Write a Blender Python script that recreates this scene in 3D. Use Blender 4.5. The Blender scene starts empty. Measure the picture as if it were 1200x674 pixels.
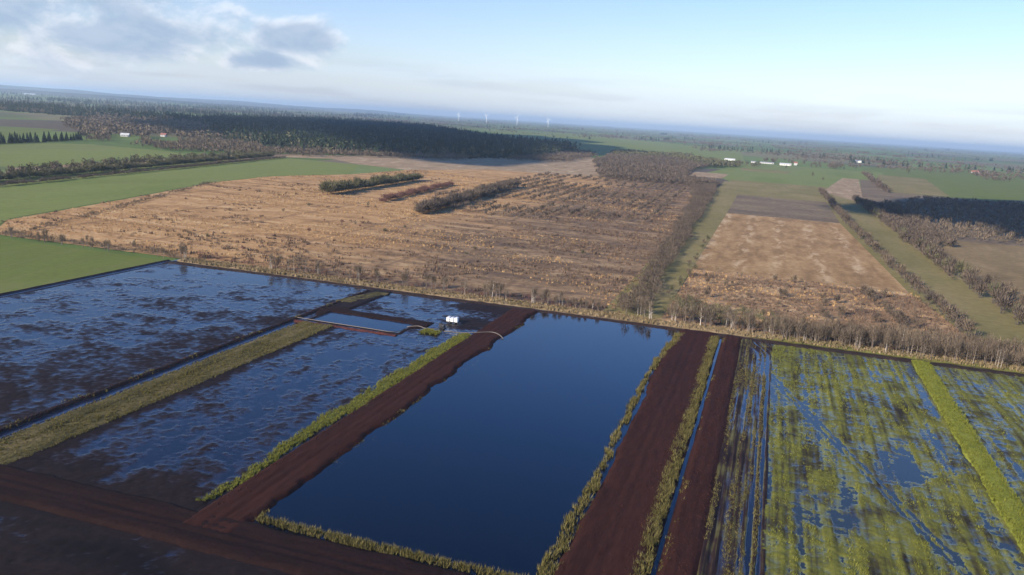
import bpy, math, random
import numpy as np
from mathutils import Matrix, Vector, Euler

R = math.radians
scene = bpy.context.scene
col = scene.collection
random.seed(7)
rng = np.random.default_rng(11)

# ------------------------------------------------------------------ camera
# world: metres, X across the peat strips, Y along them, camera 70 m above the ground
CAM_H, ROLL, PITCH, YAW = 70.0, R(3.624), R(11.63), R(17.1)
f = Vector((0, math.cos(PITCH), -math.sin(PITCH)))
u = Vector((0, math.sin(PITCH), math.cos(PITCH)))
r = Vector((1, 0, 0))
rr, uu = r * math.cos(ROLL) + u * math.sin(ROLL), u * math.cos(ROLL) - r * math.sin(ROLL)
M = Matrix((rr, uu, -f)).transposed().to_4x4()
cam_data = bpy.data.cameras.new('camera')
cam = bpy.data.objects.new('camera', cam_data)
cam.matrix_world = Matrix.Translation((0, 0, CAM_H)) @ Matrix.Rotation(YAW, 4, 'Z') @ M
cam_data.sensor_width = 36.0
cam_data.lens = 960 / 1200 * 36
cam_data.clip_start, cam_data.clip_end = 1.0, 120000
col.objects.link(cam)
scene.camera = cam

# ------------------------------------------------------------------ world, sun, exposure
SUN_EL, SUN_AZ = R(23), R(-146)          # azimuth clockwise from +Y: from behind, a little left
SKY_STRENGTH = 0.09
world = bpy.data.worlds.new('World')
scene.world = world
world.use_nodes = True
wt = world.node_tree
wt.nodes.clear()


class NB:
    """tiny node builder"""
    def __init__(self, tree):
        self.t = tree

    def n(self, kind, **kw):
        nd = self.t.nodes.new(kind)
        for k, v in kw.items():
            setattr(nd, k, v)
        return nd

    def link(self, a, b):
        self.t.links.new(a, b)

    def val(self, sock, v):
        if hasattr(v, 'is_output') or isinstance(v, bpy.types.NodeSocket):
            self.link(v, sock)
        else:
            sock.default_value = v

    def math(self, op, a, b=0.0, c=0.0, clamp=False):
        nd = self.n('ShaderNodeMath', operation=op, use_clamp=clamp)
        self.val(nd.inputs[0], a)
        self.val(nd.inputs[1], b)
        self.val(nd.inputs[2], c)
        return nd.outputs[0]

    def vmul(self, v, s):
        nd = self.n('ShaderNodeVectorMath', operation='MULTIPLY')
        self.val(nd.inputs[0], v)
        nd.inputs[1].default_value = s
        return nd.outputs[0]

    def vadd(self, v, s):
        nd = self.n('ShaderNodeVectorMath', operation='ADD')
        self.val(nd.inputs[0], v)
        nd.inputs[1].default_value = s
        return nd.outputs[0]

    def noise(self, v, scale=1.0, detail=4.0, rough=0.55, dist=0.0):
        nd = self.n('ShaderNodeTexNoise')
        self.link(v, nd.inputs['Vector'])
        nd.inputs['Scale'].default_value = scale
        nd.inputs['Detail'].default_value = detail
        nd.inputs['Roughness'].default_value = rough
        nd.inputs['Distortion'].default_value = dist
        return nd.outputs['Fac']

    def ramp(self, fac, stops, interp='LINEAR'):
        nd = self.n('ShaderNodeValToRGB')
        nd.color_ramp.interpolation = interp
        el = nd.color_ramp.elements
        while len(el) < len(stops):
            el.new(0.5)
        for e, (p, c) in zip(el, stops):
            e.position = p
            e.color = (c[0], c[1], c[2], 1)
        self.link(fac, nd.inputs[0])
        return nd.outputs[0]

    def mix(self, fac, a, b, blend='MIX'):
        nd = self.n('ShaderNodeMix', data_type='RGBA', blend_type=blend)
        self.val(nd.inputs[0], fac)
        for i, v in ((6, a), (7, b)):
            if isinstance(v, (tuple, list)):
                nd.inputs[i].default_value = (*v[:3], 1)
            else:
                self.link(v, nd.inputs[i])
        return nd.outputs[2]

    def smooth(self, v, lo, hi):
        nd = self.n('ShaderNodeMapRange', interpolation_type='SMOOTHSTEP', clamp=True)
        self.val(nd.inputs[0], v)
        nd.inputs[1].default_value, nd.inputs[2].default_value = lo, hi
        return nd.outputs[0]


b = NB(wt)
sky = b.n('ShaderNodeTexSky', sky_type='NISHITA')
sky.sun_disc = False
sky.sun_elevation = SUN_EL
sky.sun_rotation = SUN_AZ
sky.altitude = 60
sky.air_density, sky.dust_density, sky.ozone_density = 1.0, 0.5, 2.5
tc = b.n('ShaderNodeTexCoord')
sep = b.n('ShaderNodeSeparateXYZ')
b.link(tc.outputs['Generated'], sep.inputs[0])
DEG = 180 / math.pi
az = b.math('MULTIPLY', b.math('ARCTAN2', sep.outputs[0], sep.outputs[1]), DEG)
el = b.math('MULTIPLY', b.math('ARCSINE', sep.outputs[2]), DEG)
cmb = b.n('ShaderNodeCombineXYZ')
b.link(az, cmb.inputs[0])
b.link(el, cmb.inputs[1])
ae = cmb.outputs[0]


def blob(a0, e0, wa, we):
    da = b.math('DIVIDE', b.math('SUBTRACT', az, a0), wa)
    de = b.math('DIVIDE', b.math('SUBTRACT', el, e0), we)
    d2 = b.math('ADD', b.math('MULTIPLY', da, da), b.math('MULTIPLY', de, de))
    return b.math('SUBTRACT', 1.0, b.math('SQRT', d2))


cov = None
for bl in ((-53, 5.0, 19, 4.2), (-42.5, 3.6, 9, 2.0), (-32.3, 4.3, 3.6, 1.7), (-34.5, 2.6, 3.6, 1.0), (-84, 4.0, 22, 2.6),
           (64, 5.0, 18, 2.2), (118, 4.2, 24, 2.6), (170, 4.5, 25, 3), (-135, 4.5, 22, 2.4)):
    s = blob(*bl)
    cov = s if cov is None else b.math('MAXIMUM', cov, s)
nA = b.noise(b.vmul(ae, (0.20, 0.36, 1)), 1.0, 9, 0.60, 0.25)
nB = b.noise(b.vadd(b.vmul(ae, (0.20, 0.36, 1)), (-.05, .16, 0)), 1.0, 9, 0.60, 0.25)
dens = b.math('ADD', b.math('MAXIMUM', b.math('MULTIPLY', cov, 0.80), -0.30), b.math('MULTIPLY', b.math('SUBTRACT', nA, 0.5), 1.7))
cl_fac = b.math('MULTIPLY', b.smooth(dens, -0.06, 0.50), 0.92)
lit = b.smooth(b.math('SUBTRACT', nA, nB), -0.10, 0.12)
cl_col = b.mix(lit, (2.4, 3.1, 4.1), (6.4, 6.3, 6.5))
cl_col = b.mix(b.math('MULTIPLY', b.smooth(dens, 0.12, 0.55), .85), cl_col, (2.2, 2.9, 3.9))
# a low veil of stratus all round the horizon
nC = b.noise(b.vmul(ae, (0.045, 0.55, 1)), 1.0, 5, 0.5, 0.2)
veil = b.math('MULTIPLY', b.math('SUBTRACT', 1.0, b.smooth(b.math('ADD', el, b.math('MULTIPLY', b.math('SUBTRACT', nC, .5), 5.0)), 1.4, 3.9)), 0.52)
nD = b.noise(b.vadd(b.vmul(ae, (0.07, 0.75, 1)), (3.3, 0, 0)), 1.0, 5, 0.55, 0.2)
vcol = b.mix(b.smooth(nD, 0.46, 0.62), (4.3, 5.1, 6.1), (3.4, 3.95, 5.0))
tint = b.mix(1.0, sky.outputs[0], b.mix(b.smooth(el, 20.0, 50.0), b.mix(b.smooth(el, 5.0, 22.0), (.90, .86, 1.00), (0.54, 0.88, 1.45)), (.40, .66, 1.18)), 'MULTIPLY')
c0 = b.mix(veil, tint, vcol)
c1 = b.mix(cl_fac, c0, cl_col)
bg = b.n('ShaderNodeBackground')
bg.inputs[1].default_value = SKY_STRENGTH
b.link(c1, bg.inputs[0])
wo = b.n('ShaderNodeOutputWorld')
b.link(bg.outputs[0], wo.inputs[0])

sun_data = bpy.data.lights.new('sun', 'SUN')
sun_data.energy = 4.2
sun_data.angle = R(0.5)
sun_data.color = (1.0, 0.90, 0.76)
sun = bpy.data.objects.new('sun', sun_data)
SUN_DIR = Vector((math.sin(SUN_AZ) * math.cos(SUN_EL), math.cos(SUN_AZ) * math.cos(SUN_EL), math.sin(SUN_EL)))
sun.rotation_euler = SUN_DIR.to_track_quat('Z', 'Y').to_euler()
sun.location = SUN_DIR * 3000
col.objects.link(sun)

scene.view_settings.view_transform = 'Standard'
scene.view_settings.look = 'None'
scene.view_settings.exposure = 1.05
scene.view_settings.gamma = 1.0
scene.view_settings.use_curve_mapping = False
scene.cycles.use_denoising = True
scene.cycles.max_bounces = 6
scene.cycles.diffuse_bounces = 2
scene.cycles.glossy_bounces = 3
scene.cycles.volume_bounces = 0
scene.cycles.sample_clamp_indirect = 4


# ------------------------------------------------------------------ mesh helpers
def mesh_np(name, V, F, smooth=False):
    V = np.asarray(V, np.float32)
    F = np.asarray(F, np.int32)
    k = F.shape[1]
    me = bpy.data.meshes.new(name)
    me.vertices.add(len(V))
    me.vertices.foreach_set('co', V.ravel())
    me.loops.add(F.size)
    me.loops.foreach_set('vertex_index', F.ravel())
    me.polygons.add(len(F))
    me.polygons.foreach_set('loop_start', np.arange(len(F), dtype=np.int32) * k)
    me.polygons.foreach_set('use_smooth', np.full(len(F), smooth, dtype=bool))
    me.update(calc_edges=True)
    return me


def obj(name, me, m=None, parent=None, loc=None):
    o = bpy.data.objects.new(name, me)
    if m is not None and me is not None and not me.materials:
        me.materials.append(m)
    if parent is not None:
        o.parent = parent
    if loc is not None:
        o.location = loc
    col.objects.link(o)
    return o


def tag(o, label=None, cat=None, group=None, kind=None):
    for k, v in (('label', label), ('category', cat), ('group', group), ('kind', kind)):
        if v:
            o[k] = v
    return o


def empty(name, loc=(0, 0, 0), rz=0.0):
    o = bpy.data.objects.new(name, None)
    o.location = loc
    o.rotation_euler = (0, 0, rz)
    o.empty_display_size = .5
    col.objects.link(o)
    return o


def copy_tree(o, parent=None):
    c = o.copy()
    col.objects.link(c)
    c.parent = parent
    for ch in o.children:
        copy_tree(ch, c)
    return c


def join(parts):
    Vs, Fs, off = [], [], 0
    for V, F in parts:
        Vs.append(np.asarray(V, float))
        Fs.append(np.asarray(F) + off)
        off += len(V)
    return np.vstack(Vs), np.vstack(Fs)


BOXF = np.array([[0, 3, 2, 1], [4, 5, 6, 7], [0, 1, 5, 4], [1, 2, 6, 5], [2, 3, 7, 6], [3, 0, 4, 7]])


def box(x0, x1, y0, y1, z0, z1):
    return np.array([[x0, y0, z0], [x1, y0, z0], [x1, y1, z0], [x0, y1, z0],
                     [x0, y0, z1], [x1, y0, z1], [x1, y1, z1], [x0, y1, z1]], float), BOXF


def tube(path, radii, sides=6, cap=True):
    path = [Vector(p) for p in path]
    V, F = [], []
    for i, p in enumerate(path):
        d = (path[min(i + 1, len(path) - 1)] - path[max(i - 1, 0)]).normalized()
        a = d.orthogonal().normalized()
        c = d.cross(a)
        for k in range(sides):
            t = 2 * math.pi * k / sides
            V.append(p + (a * math.cos(t) + c * math.sin(t)) * radii[i])
    for i in range(len(path) - 1):
        for k in range(sides):
            k2 = (k + 1) % sides
            F.append((i * sides + k, i * sides + k2, (i + 1) * sides + k2, (i + 1) * sides + k))
    if cap:
        V += [path[0], path[-1]]
        n = len(V)
        for k in range(sides):
            k2 = (k + 1) % sides
            F.append((n - 2, k2, k, k))
            e = (len(path) - 1) * sides
            F.append((n - 1, e + k, e + k2, e + k2))
    F = np.array(F)
    return np.array([tuple(v) for v in V]), F


def quads_to_mesh(name, parts, smooth=False):
    """joined quads, degenerate quads become triangles"""
    V, F = join(parts)
    me = bpy.data.meshes.new(name)
    me.from_pydata([tuple(v) for v in V], [], [tuple(int(i) for i in (q[:3] if q[2] == q[3] else q)) for q in F])
    if smooth:
        me.polygons.foreach_set('use_smooth', np.full(len(me.polygons), True, dtype=bool))
    me.update()
    return me


# ------------------------------------------------------------------ numpy noise
def vnoise(x, y, seed):
    xi, yi = np.floor(x).astype(np.int64), np.floor(y).astype(np.int64)
    fx, fy = x - xi, y - yi
    fx, fy = fx * fx * fx * (fx * (fx * 6 - 15) + 10), fy * fy * fy * (fy * (fy * 6 - 15) + 10)

    def h(a, c):
        n = (a * 374761393 + c * 668265263 + seed * 1442695041) & 0xffffffff
        n = ((n ^ (n >> 13)) * 1274126177) & 0xffffffff
        return ((n ^ (n >> 16)) & 0xffff) / 65535.0
    return ((h(xi, yi) * (1 - fx) + h(xi + 1, yi) * fx) * (1 - fy) + (h(xi, yi + 1) * (1 - fx) + h(xi + 1, yi + 1) * fx) * fy) - 0.5


def fbm(x, y, sx, sy=None, oct=4, seed=1, gain=0.5):
    sy = sy or sx
    v, a, k = 0, 1.0, 1.0
    for i in range(oct):
        v = v + a * vnoise(x / sx * k + 13.7 * i, y / sy * k - 7.1 * i, seed + i)
        a *= gain
        k *= 2.03
    return v


def sstep(x, lo, hi):
    t = np.clip((x - lo) / (hi - lo), 0, 1)
    return t * t * (3 - 2 * t)


def patch(name, x0, x1, y0, y1, res, hfun, m, smooth=True):
    nx, ny = max(2, int((x1 - x0) / res) + 1), max(2, int((y1 - y0) / res) + 1)
    X, Y = np.meshgrid(np.linspace(x0, x1, nx), np.linspace(y0, y1, ny))
    Z = np.maximum(hfun(X, Y), .03)
    V = np.stack([X.ravel(), Y.ravel(), Z.ravel()], 1)
    i = np.arange(nx * ny).reshape(ny, nx)
    F = np.stack([i[:-1, :-1].ravel(), i[:-1, 1:].ravel(), i[1:, 1:].ravel(), i[1:, :-1].ravel()], 1)
    o = obj(name, mesh_np(name, V, F, smooth), m)
    return tag(o, kind='structure')


def sheet(name, x0, x1, y0, y1, z, m):
    V = [(x0, y0, z), (x1, y0, z), (x1, y1, z), (x0, y1, z)]
    return tag(obj(name, mesh_np(name, V, [[0, 1, 2, 3]]), m), kind='structure')


def poly_sheet(name, pts, z, m):
    me = bpy.data.meshes.new(name)
    me.from_pydata([(p[0], p[1], z) for p in pts], [], [list(range(len(pts)))])
    me.update()
    if me.polygons[0].normal.z < 0:
        me.flip_normals()
    return tag(obj(name, me, m), kind='structure')


def inside(px, py, poly):
    res = np.zeros(len(px), bool)
    n = len(poly)
    for i in range(n):
        xa, ya = poly[i]
        xb, yb = poly[(i + 1) % n]
        c = ((ya > py) != (yb > py)) & (px < (xb - xa) * (py - ya) / ((yb - ya) + 1e-12) + xa)
        res ^= c
    return res


def fill(poly, spacing, jitter=0.9, edge_noise=0.0, seed=3):
    P = np.array(poly)
    lo, hi = P.min(0), P.max(0)
    X, Y = np.meshgrid(np.arange(lo[0], hi[0], spacing), np.arange(lo[1], hi[1], spacing))
    X = X.ravel() + rng.uniform(-.5, .5, X.size) * spacing * jitter
    Y = Y.ravel() + rng.uniform(-.5, .5, Y.size) * spacing * jitter
    ex = fbm(X, Y, 40, seed=seed) * edge_noise
    ey = fbm(X, Y, 40, seed=seed + 20) * edge_noise
    k = inside(X + ex, Y + ey, poly)
    return np.stack([X[k], Y[k]], 1)


def scatter(name, protos, pos, scale, m, zscale=None, z=0.0, kind='stuff', parent=None):
    """many small plants joined into one mesh"""
    pos = np.asarray(pos, float)
    n = len(pos)
    scale = np.broadcast_to(scale, (n,)).astype(float)
    zs = scale if zscale is None else np.broadcast_to(zscale, (n,)) * scale
    rz = rng.uniform(0, 2 * math.pi, n)
    which = rng.integers(0, len(protos), n)
    z = np.broadcast_to(z, (n,))
    Vs, Fs, off = [], [], 0
    for k, (PV, PF) in enumerate(protos):
        idx = np.nonzero(which == k)[0]
        if not len(idx):
            continue
        c, s = np.cos(rz[idx])[:, None], np.sin(rz[idx])[:, None]
        sc = scale[idx][:, None]
        x = (PV[None, :, 0] * c - PV[None, :, 1] * s) * sc + pos[idx, 0][:, None]
        y = (PV[None, :, 0] * s + PV[None, :, 1] * c) * sc + pos[idx, 1][:, None]
        zz = PV[None, :, 2] * zs[idx][:, None] + z[idx][:, None]
        Vs.append(np.stack([x, y, zz], 2).reshape(-1, 3))
        Fs.append((PF[None] + (np.arange(len(idx)) * len(PV))[:, None, None] + off).reshape(-1, 3))
        off += len(idx) * len(PV)
    o = obj(name, mesh_np(name, np.vstack(Vs), np.vstack(Fs)), m, parent)
    return tag(o, kind=kind)


# ------------------------------------------------------------------ materials
def new_mat(name):
    m = bpy.data.materials.new(name)
    m.use_nodes = True
    t = m.node_tree
    t.nodes.clear()
    nb = NB(t)
    out = nb.n('ShaderNodeOutputMaterial')
    p = nb.n('ShaderNodeBsdfPrincipled')
    nb.link(p.outputs[0], out.inputs[0])
    return m, nb, p


def ground_mat(name, cols, size=20.0, stretch=(1, 1), fine=1.5, fine_amt=0.5, rough=0.9, spec=0.2, bump=0.0, fine_stretch=(1, 1), lo=0.3, hi=0.7, contrast=1.0):
    """soil or sward: broad tone from `cols`, multiplied by fine grain"""
    m, nb, p = new_mat(name)
    g = nb.n('ShaderNodeNewGeometry').outputs['Position']
    n1 = nb.noise(nb.vmul(g, (1 / size / stretch[0], 1 / size / stretch[1], 0.0)), 1, 6, 0.58, 0.6)
    k = len(cols)
    c = nb.ramp(n1, [(lo + (hi - lo) * i / max(1, k - 1), cols[i]) for i in range(k)])
    n2 = nb.noise(nb.vmul(g, (1 / fine / fine_stretch[0], 1 / fine / fine_stretch[1], 0.3)), 1, 5, 0.65)
    gr = nb.ramp(n2, [(0.25, (1 - fine_amt,) * 3), (0.75, (1 + fine_amt,) * 3)])
    c = nb.mix(1.0, c, gr, 'MULTIPLY')
    nb.link(c, p.inputs['Base Color'])
    p.inputs['Roughness'].default_value = rough
    p.inputs['Specular IOR Level'].default_value = spec
    if bump:
        bp = nb.n('ShaderNodeBump')
        bp.inputs['Strength'].default_value = 1.0
        bp.inputs['Distance'].default_value = bump
        nb.link(n2, bp.inputs['Height'])
        nb.link(bp.outputs[0], p.inputs['Normal'])
    return m


def water_mat(name, base=(0.004, 0.004, 0.006), rough=0.04, ripple=0.006, size=1.2):
    m, nb, p = new_mat(name)
    p.inputs['Base Color'].default_value = (*base, 1)
    p.inputs['Roughness'].default_value = rough
    p.inputs['IOR'].default_value = 1.333
    g = nb.n('ShaderNodeNewGeometry').outputs['Position']
    n = nb.noise(nb.vmul(g, (1 / size, 1 / size * .5, 1)), 1, 3, 0.5)
    bp = nb.n('ShaderNodeBump')
    bp.inputs['Distance'].default_value = ripple
    nb.link(n, bp.inputs['Height'])
    nb.link(bp.outputs[0], p.inputs['Normal'])
    return m


def plant_mat(name, cols, size=12.0, rough=0.9, island=0.35):
    m, nb, p = new_mat(name)
    ge = nb.n('ShaderNodeNewGeometry')
    n1 = nb.noise(nb.vmul(ge.outputs['Position'], (1 / size,) * 3), 1, 3, 0.6)
    k = len(cols)
    mixv = nb.math('ADD', nb.math('MULTIPLY', n1, 1 - island), nb.math('MULTIPLY', ge.outputs['Random Per Island'], island))
    c = nb.ramp(mixv, [(0.28 + 0.44 * i / max(1, k - 1), cols[i]) for i in range(k)])
    nb.link(c, p.inputs['Base Color'])
    p.inputs['Roughness'].default_value = rough
    p.inputs['Specular IOR Level'].default_value = 0.1
    return m


def plain_mat(name, c, rough=0.6, metal=0.0, dirt=0.12, size=0.7):
    m, nb, p = new_mat(name)
    tcn = nb.n('ShaderNodeTexCoord').outputs['Object']
    n = nb.noise(nb.vmul(tcn, (1 / size,) * 3), 1, 5, 0.6)
    cc = nb.ramp(n, [(0.3, tuple(v * (1 - dirt * 2) for v in c)), (0.65, c)])
    nb.link(cc, p.inputs['Base Color'])
    p.inputs['Roughness'].default_value = rough
    p.inputs['Metallic'].default_value = metal
    return m


WL = 0.30                                     # standing water level in the flooded plots


def wet_edge(nb, p, lo=0.0, hi=.17, r0=.10, r1=.75, s0=.5, s1=.10):
    """mud is glossy where it is barely above the water and dull where it has drained"""
    g = nb.n('ShaderNodeNewGeometry').outputs['Position']
    sp = nb.n('ShaderNodeSeparateXYZ')
    nb.link(g, sp.inputs[0])
    n = nb.noise(nb.vmul(g, (1 / .9, 1 / .9, 0)), 1, 4, .7)
    h = nb.math('ADD', nb.math('SUBTRACT', sp.outputs[2], WL), nb.math('MULTIPLY', nb.math('SUBTRACT', n, .5), .09))
    t_ = nb.smooth(h, lo, hi)
    nb.link(nb.math('ADD', r0, nb.math('MULTIPLY', t_, r1 - r0)), p.inputs['Roughness'])
    nb.link(nb.math('ADD', s0, nb.math('MULTIPLY', t_, s1 - s0)), p.inputs['Specular IOR Level'])
    return t_


PEAT = ground_mat('peat', [(.009, .0046, .0044), (.017, .0078, .0068), (.012, .0058, .0054)], 9, (3, 1), 0.7, 0.45, 0.9, 0.08, 0.08)
PEAT_TRACK = ground_mat('peat_track', [(.022, .0080, .0060), (.035, .0122, .0086), (.026, .0100, .0076)], 7, (1, 5), 0.5, 0.35, 0.9, 0.08, 0.05, (1, 5))
PEAT_WET = ground_mat('wet_peat', [(.006, .0036, .0036), (.016, .0090, .0078), (.009, .0052, .0050)], 5, (1, 1), 0.8, 0.5, 0.55, 0.22, 0.012)
PEAT_DARK = ground_mat('dark_peat', [(.007, .0045, .0045), (.015, .009, .008), (.010, .006, .006)], 10, (2.5, 1), 0.9, 0.5, 0.7, 0.15, 0.02)
PEAT_RED = ground_mat('red_peat', [(.05, .014, .011), (.085, .026, .020)], 3, (1, 1), 0.4, 0.5, 0.9, 0.2, 0.06)
_nb = NB(PEAT_WET.node_tree)
wet_edge(_nb, [n_ for n_ in PEAT_WET.node_tree.nodes if n_.type == 'BSDF_PRINCIPLED'][0])
_nb = NB(PEAT_DARK.node_tree)
wet_edge(_nb, [n_ for n_ in PEAT_DARK.node_tree.nodes if n_.type == 'BSDF_PRINCIPLED'][0], 0, .12)
WATER = water_mat('pond_water', (0.001, 0.0022, 0.006), 0.03, 0.004, 1.4)
PUDDLE = water_mat('puddle_water', (0.007, 0.0065, 0.008), 0.07, 0.008, 0.6)
PUDDLE_GREEN = water_mat('weedy_water', (0.020, 0.023, 0.014), 0.16, 0.012, 0.6)
LIME_SWARD = ground_mat('lime_sward', [(.10, .112, .017), (.16, .172, .024), (.20, .205, .036)], 4, (1, 1.6), 0.5, 0.4, 0.95, 0.1, 0.08)
GRASS_STRIP = ground_mat('rough_grass', [(.034, .030, .012), (.085, .070, .026), (.16, .12, .058)], 7, (.7, 3), 0.6, 0.5, 0.95, 0.1, 0.08)
VERGE = ground_mat('green_verge', [(.045, .048, .012), (.085, .095, .020), (.125, .13, .03)], 4, (1, 1.6), 0.5, 0.5, 0.95, 0.1, 0.08)
MOSS = None
SWARD = ground_mat('green_sward', [(.098, .122, .026), (.118, .142, .031), (.108, .128, .030)], 60, (1, 2.5), 3, 0.14, 0.95, 0.1)
SWARD2 = ground_mat('pale_sward', [(.125, .155, .036), (.155, .180, .046), (.14, .155, .048)], 80, (1, 3), 6, 0.14, 0.95, 0.1)
OLIVE = ground_mat('olive_grass', [(.15, .125, .042), (.185, .150, .056), (.23, .175, .078)], 45, (1, 2), 4, 0.25, 0.95, 0.1)
TAN = ground_mat('tan_grass', [(.20, .135, .075), (.26, .18, .10), (.30, .21, .12), (.44, .33, .21)], 17, (.7, 2.2), 4, 0.28, 0.95, 0.1)
SCRUBGROUND = ground_mat('scrub_ground', [(.12, .074, .043), (.22, .132, .068), (.34, .21, .105), (.46, .32, .17)], 16, (1.5, 1), 3, 0.4, 0.95, 0.1)
PLOUGH = ground_mat('heather_ground', [(.105, .076, .050), (.155, .112, .068), (.21, .155, .085)], 40, (2, 1), 5, 0.4, 0.95, 0.1)


def heath_mat():
    m, nb, p = new_mat('heath')
    g = nb.n('ShaderNodeNewGeometry').outputs['Position']
    big = nb.noise(nb.vmul(g, (1 / 95, 1 / 70, 0)), 1, 5, 0.6, 0.8)
    band = nb.noise(nb.vmul(g, (1 / 140, 1 / 13, 0)), 1, 5, 0.6, 0.5)
    med = nb.noise(nb.vmul(g, (1 / 16, 1 / 11, 0)), 1, 5, 0.65, 0.6)
    fin = nb.noise(nb.vmul(g, (1 / 2.6, 1 / 2.6, 0)), 1, 4, 0.7)
    sx = nb.n('ShaderNodeSeparateXYZ')
    nb.link(g, sx.inputs[0])
    # the heather-dark right half against the orange moor-grass left half
    side = nb.smooth(nb.math('ADD', sx.outputs[0], nb.math('MULTIPLY', nb.math('SUBTRACT', big, .5), 220)), -245, -135)
    tint = nb.math('ADD', nb.math('MULTIPLY', band, .45), nb.math('MULTIPLY', med, .55))
    orange = nb.ramp(tint, [(.36, (.18, .100, .044)), (.46, (.33, .187, .078)), (.55, (.42, .248, .106)), (.68, (.54, .365, .185))])
    brown = nb.ramp(tint, [(.36, (.098, .064, .041)), (.47, (.165, .106, .060)), (.56, (.255, .163, .084)), (.68, (.43, .30, .16))])
    c = nb.mix(side, orange, brown)
    # drained parcels: pale baulks across the moor every 44 m, ditches along it every 62 m
    yy = nb.math('ADD', sx.outputs[1], nb.math('MULTIPLY', nb.math('SUBTRACT', big, .5), 14))
    fy = nb.math('ABSOLUTE', nb.math('SUBTRACT', nb.math('FRACT', nb.math('DIVIDE', yy, 44)), .5))
    c = nb.mix(nb.math('MULTIPLY', nb.math('MULTIPLY', nb.math('SUBTRACT', 1.0, nb.smooth(fy, .02, .07)), nb.smooth(med, .40, .52)), .65), c, (.46, .29, .15))
    fy2 = nb.math('ABSOLUTE', nb.math('SUBTRACT', nb.math('FRACT', nb.math('DIVIDE', nb.math('ADD', yy, 12), 22)), .5))
    c = nb.mix(nb.math('MULTIPLY', nb.math('MULTIPLY', nb.math('SUBTRACT', 1.0, nb.smooth(fy2, .04, .16)), side), .5), c, (.095, .062, .042))
    fx = nb.math('ABSOLUTE', nb.math('SUBTRACT', nb.math('FRACT', nb.math('DIVIDE', nb.math('ADD', sx.outputs[0], nb.math('MULTIPLY', sx.outputs[1], .03)), 62)), .5))
    c = nb.mix(nb.math('MULTIPLY', nb.math('SUBTRACT', 1.0, nb.smooth(fx, .01, .035)), .45), c, (.13, .078, .042))
    grain = nb.ramp(fin, [(.25, (.62,) * 3), (.75, (1.32,) * 3)])
    nb.link(nb.mix(1.0, c, grain, 'MULTIPLY'), p.inputs['Base Color'])
    p.inputs['Roughness'].default_value = .95
    p.inputs['Specular IOR Level'].default_value = .1
    return m


def far_mat():
    """countryside too far away to tell its fields apart: a patchwork of cells"""
    m, nb, p = new_mat('countryside')
    g = nb.n('ShaderNodeNewGeometry').outputs['Position']
    v = nb.n('ShaderNodeTexVoronoi', distance='CHEBYCHEV')
    nb.link(nb.vmul(g, (1 / 420, 1 / 560, 0)), v.inputs['Vector'])
    v.inputs['Scale'].default_value = 1
    v.inputs['Randomness'].default_value = .85
    s = nb.n('ShaderNodeSeparateColor')
    nb.link(v.outputs['Color'], s.inputs[0])
    c = nb.ramp(s.outputs[0], [(0, (.095, .135, .034)), (.3, (.125, .165, .042)), (.5, (.145, .18, .056)), (.64, (.17, .15, .07)),
                               (.78, (.10, .078, .052)), (.9, (.16, .125, .08))], 'CONSTANT')
    n = nb.noise(nb.vmul(g, (1 / 900, 1 / 900, 0)), 1, 4, .6)
    c = nb.mix(nb.math('MULTIPLY', nb.smooth(n, .52, .66), .8), c, (.075, .066, .046))
    n3 = nb.noise(nb.vmul(g, (1 / 30, 1 / 30, 0)), 1, 5, .65)
    c = nb.mix(1.0, c, nb.ramp(n3, [(.25, (.75,) * 3), (.75, (1.2,) * 3)]), 'MULTIPLY')
    nb.link(c, p.inputs['Base Color'])
    p.inputs['Roughness'].default_value = .95
    p.inputs['Specular IOR Level'].default_value = .1
    return m


def mossy_mat():
    """flooded sward: mud low down, yellow-green growth where the ground stands proud"""
    m, nb, p = new_mat('flooded_sward')
    g = nb.n('ShaderNodeNewGeometry').outputs['Position']
    n1 = nb.noise(nb.vmul(g, (1 / 1.1, 1 / 30, 0)), 1, 5, .6, .2)
    n2 = nb.noise(nb.vmul(g, (1 / 9, 1 / 12, 0)), 1, 4, .6, .4)
    t = nb.math('ADD', nb.math('MULTIPLY', n1, .5), nb.math('MULTIPLY', n2, .5))
    c = nb.ramp(t, [(.36, (.020, .015, .011)), (.44, (.055, .048, .015)), (.51, (.105, .104, .019)), (.63, (.165, .160, .028))])
    n3 = nb.noise(nb.vmul(g, (1 / .5, 1 / .9, 0)), 1, 4, .7)
    c = nb.mix(1.0, c, nb.ramp(n3, [(.25, (.6,) * 3), (.75, (1.35,) * 3)]), 'MULTIPLY')
    nb.link(c, p.inputs['Base Color'])
    wet_edge(nb, p, -.02, .20, .17, .85, .5, .10)
    return m


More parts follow.
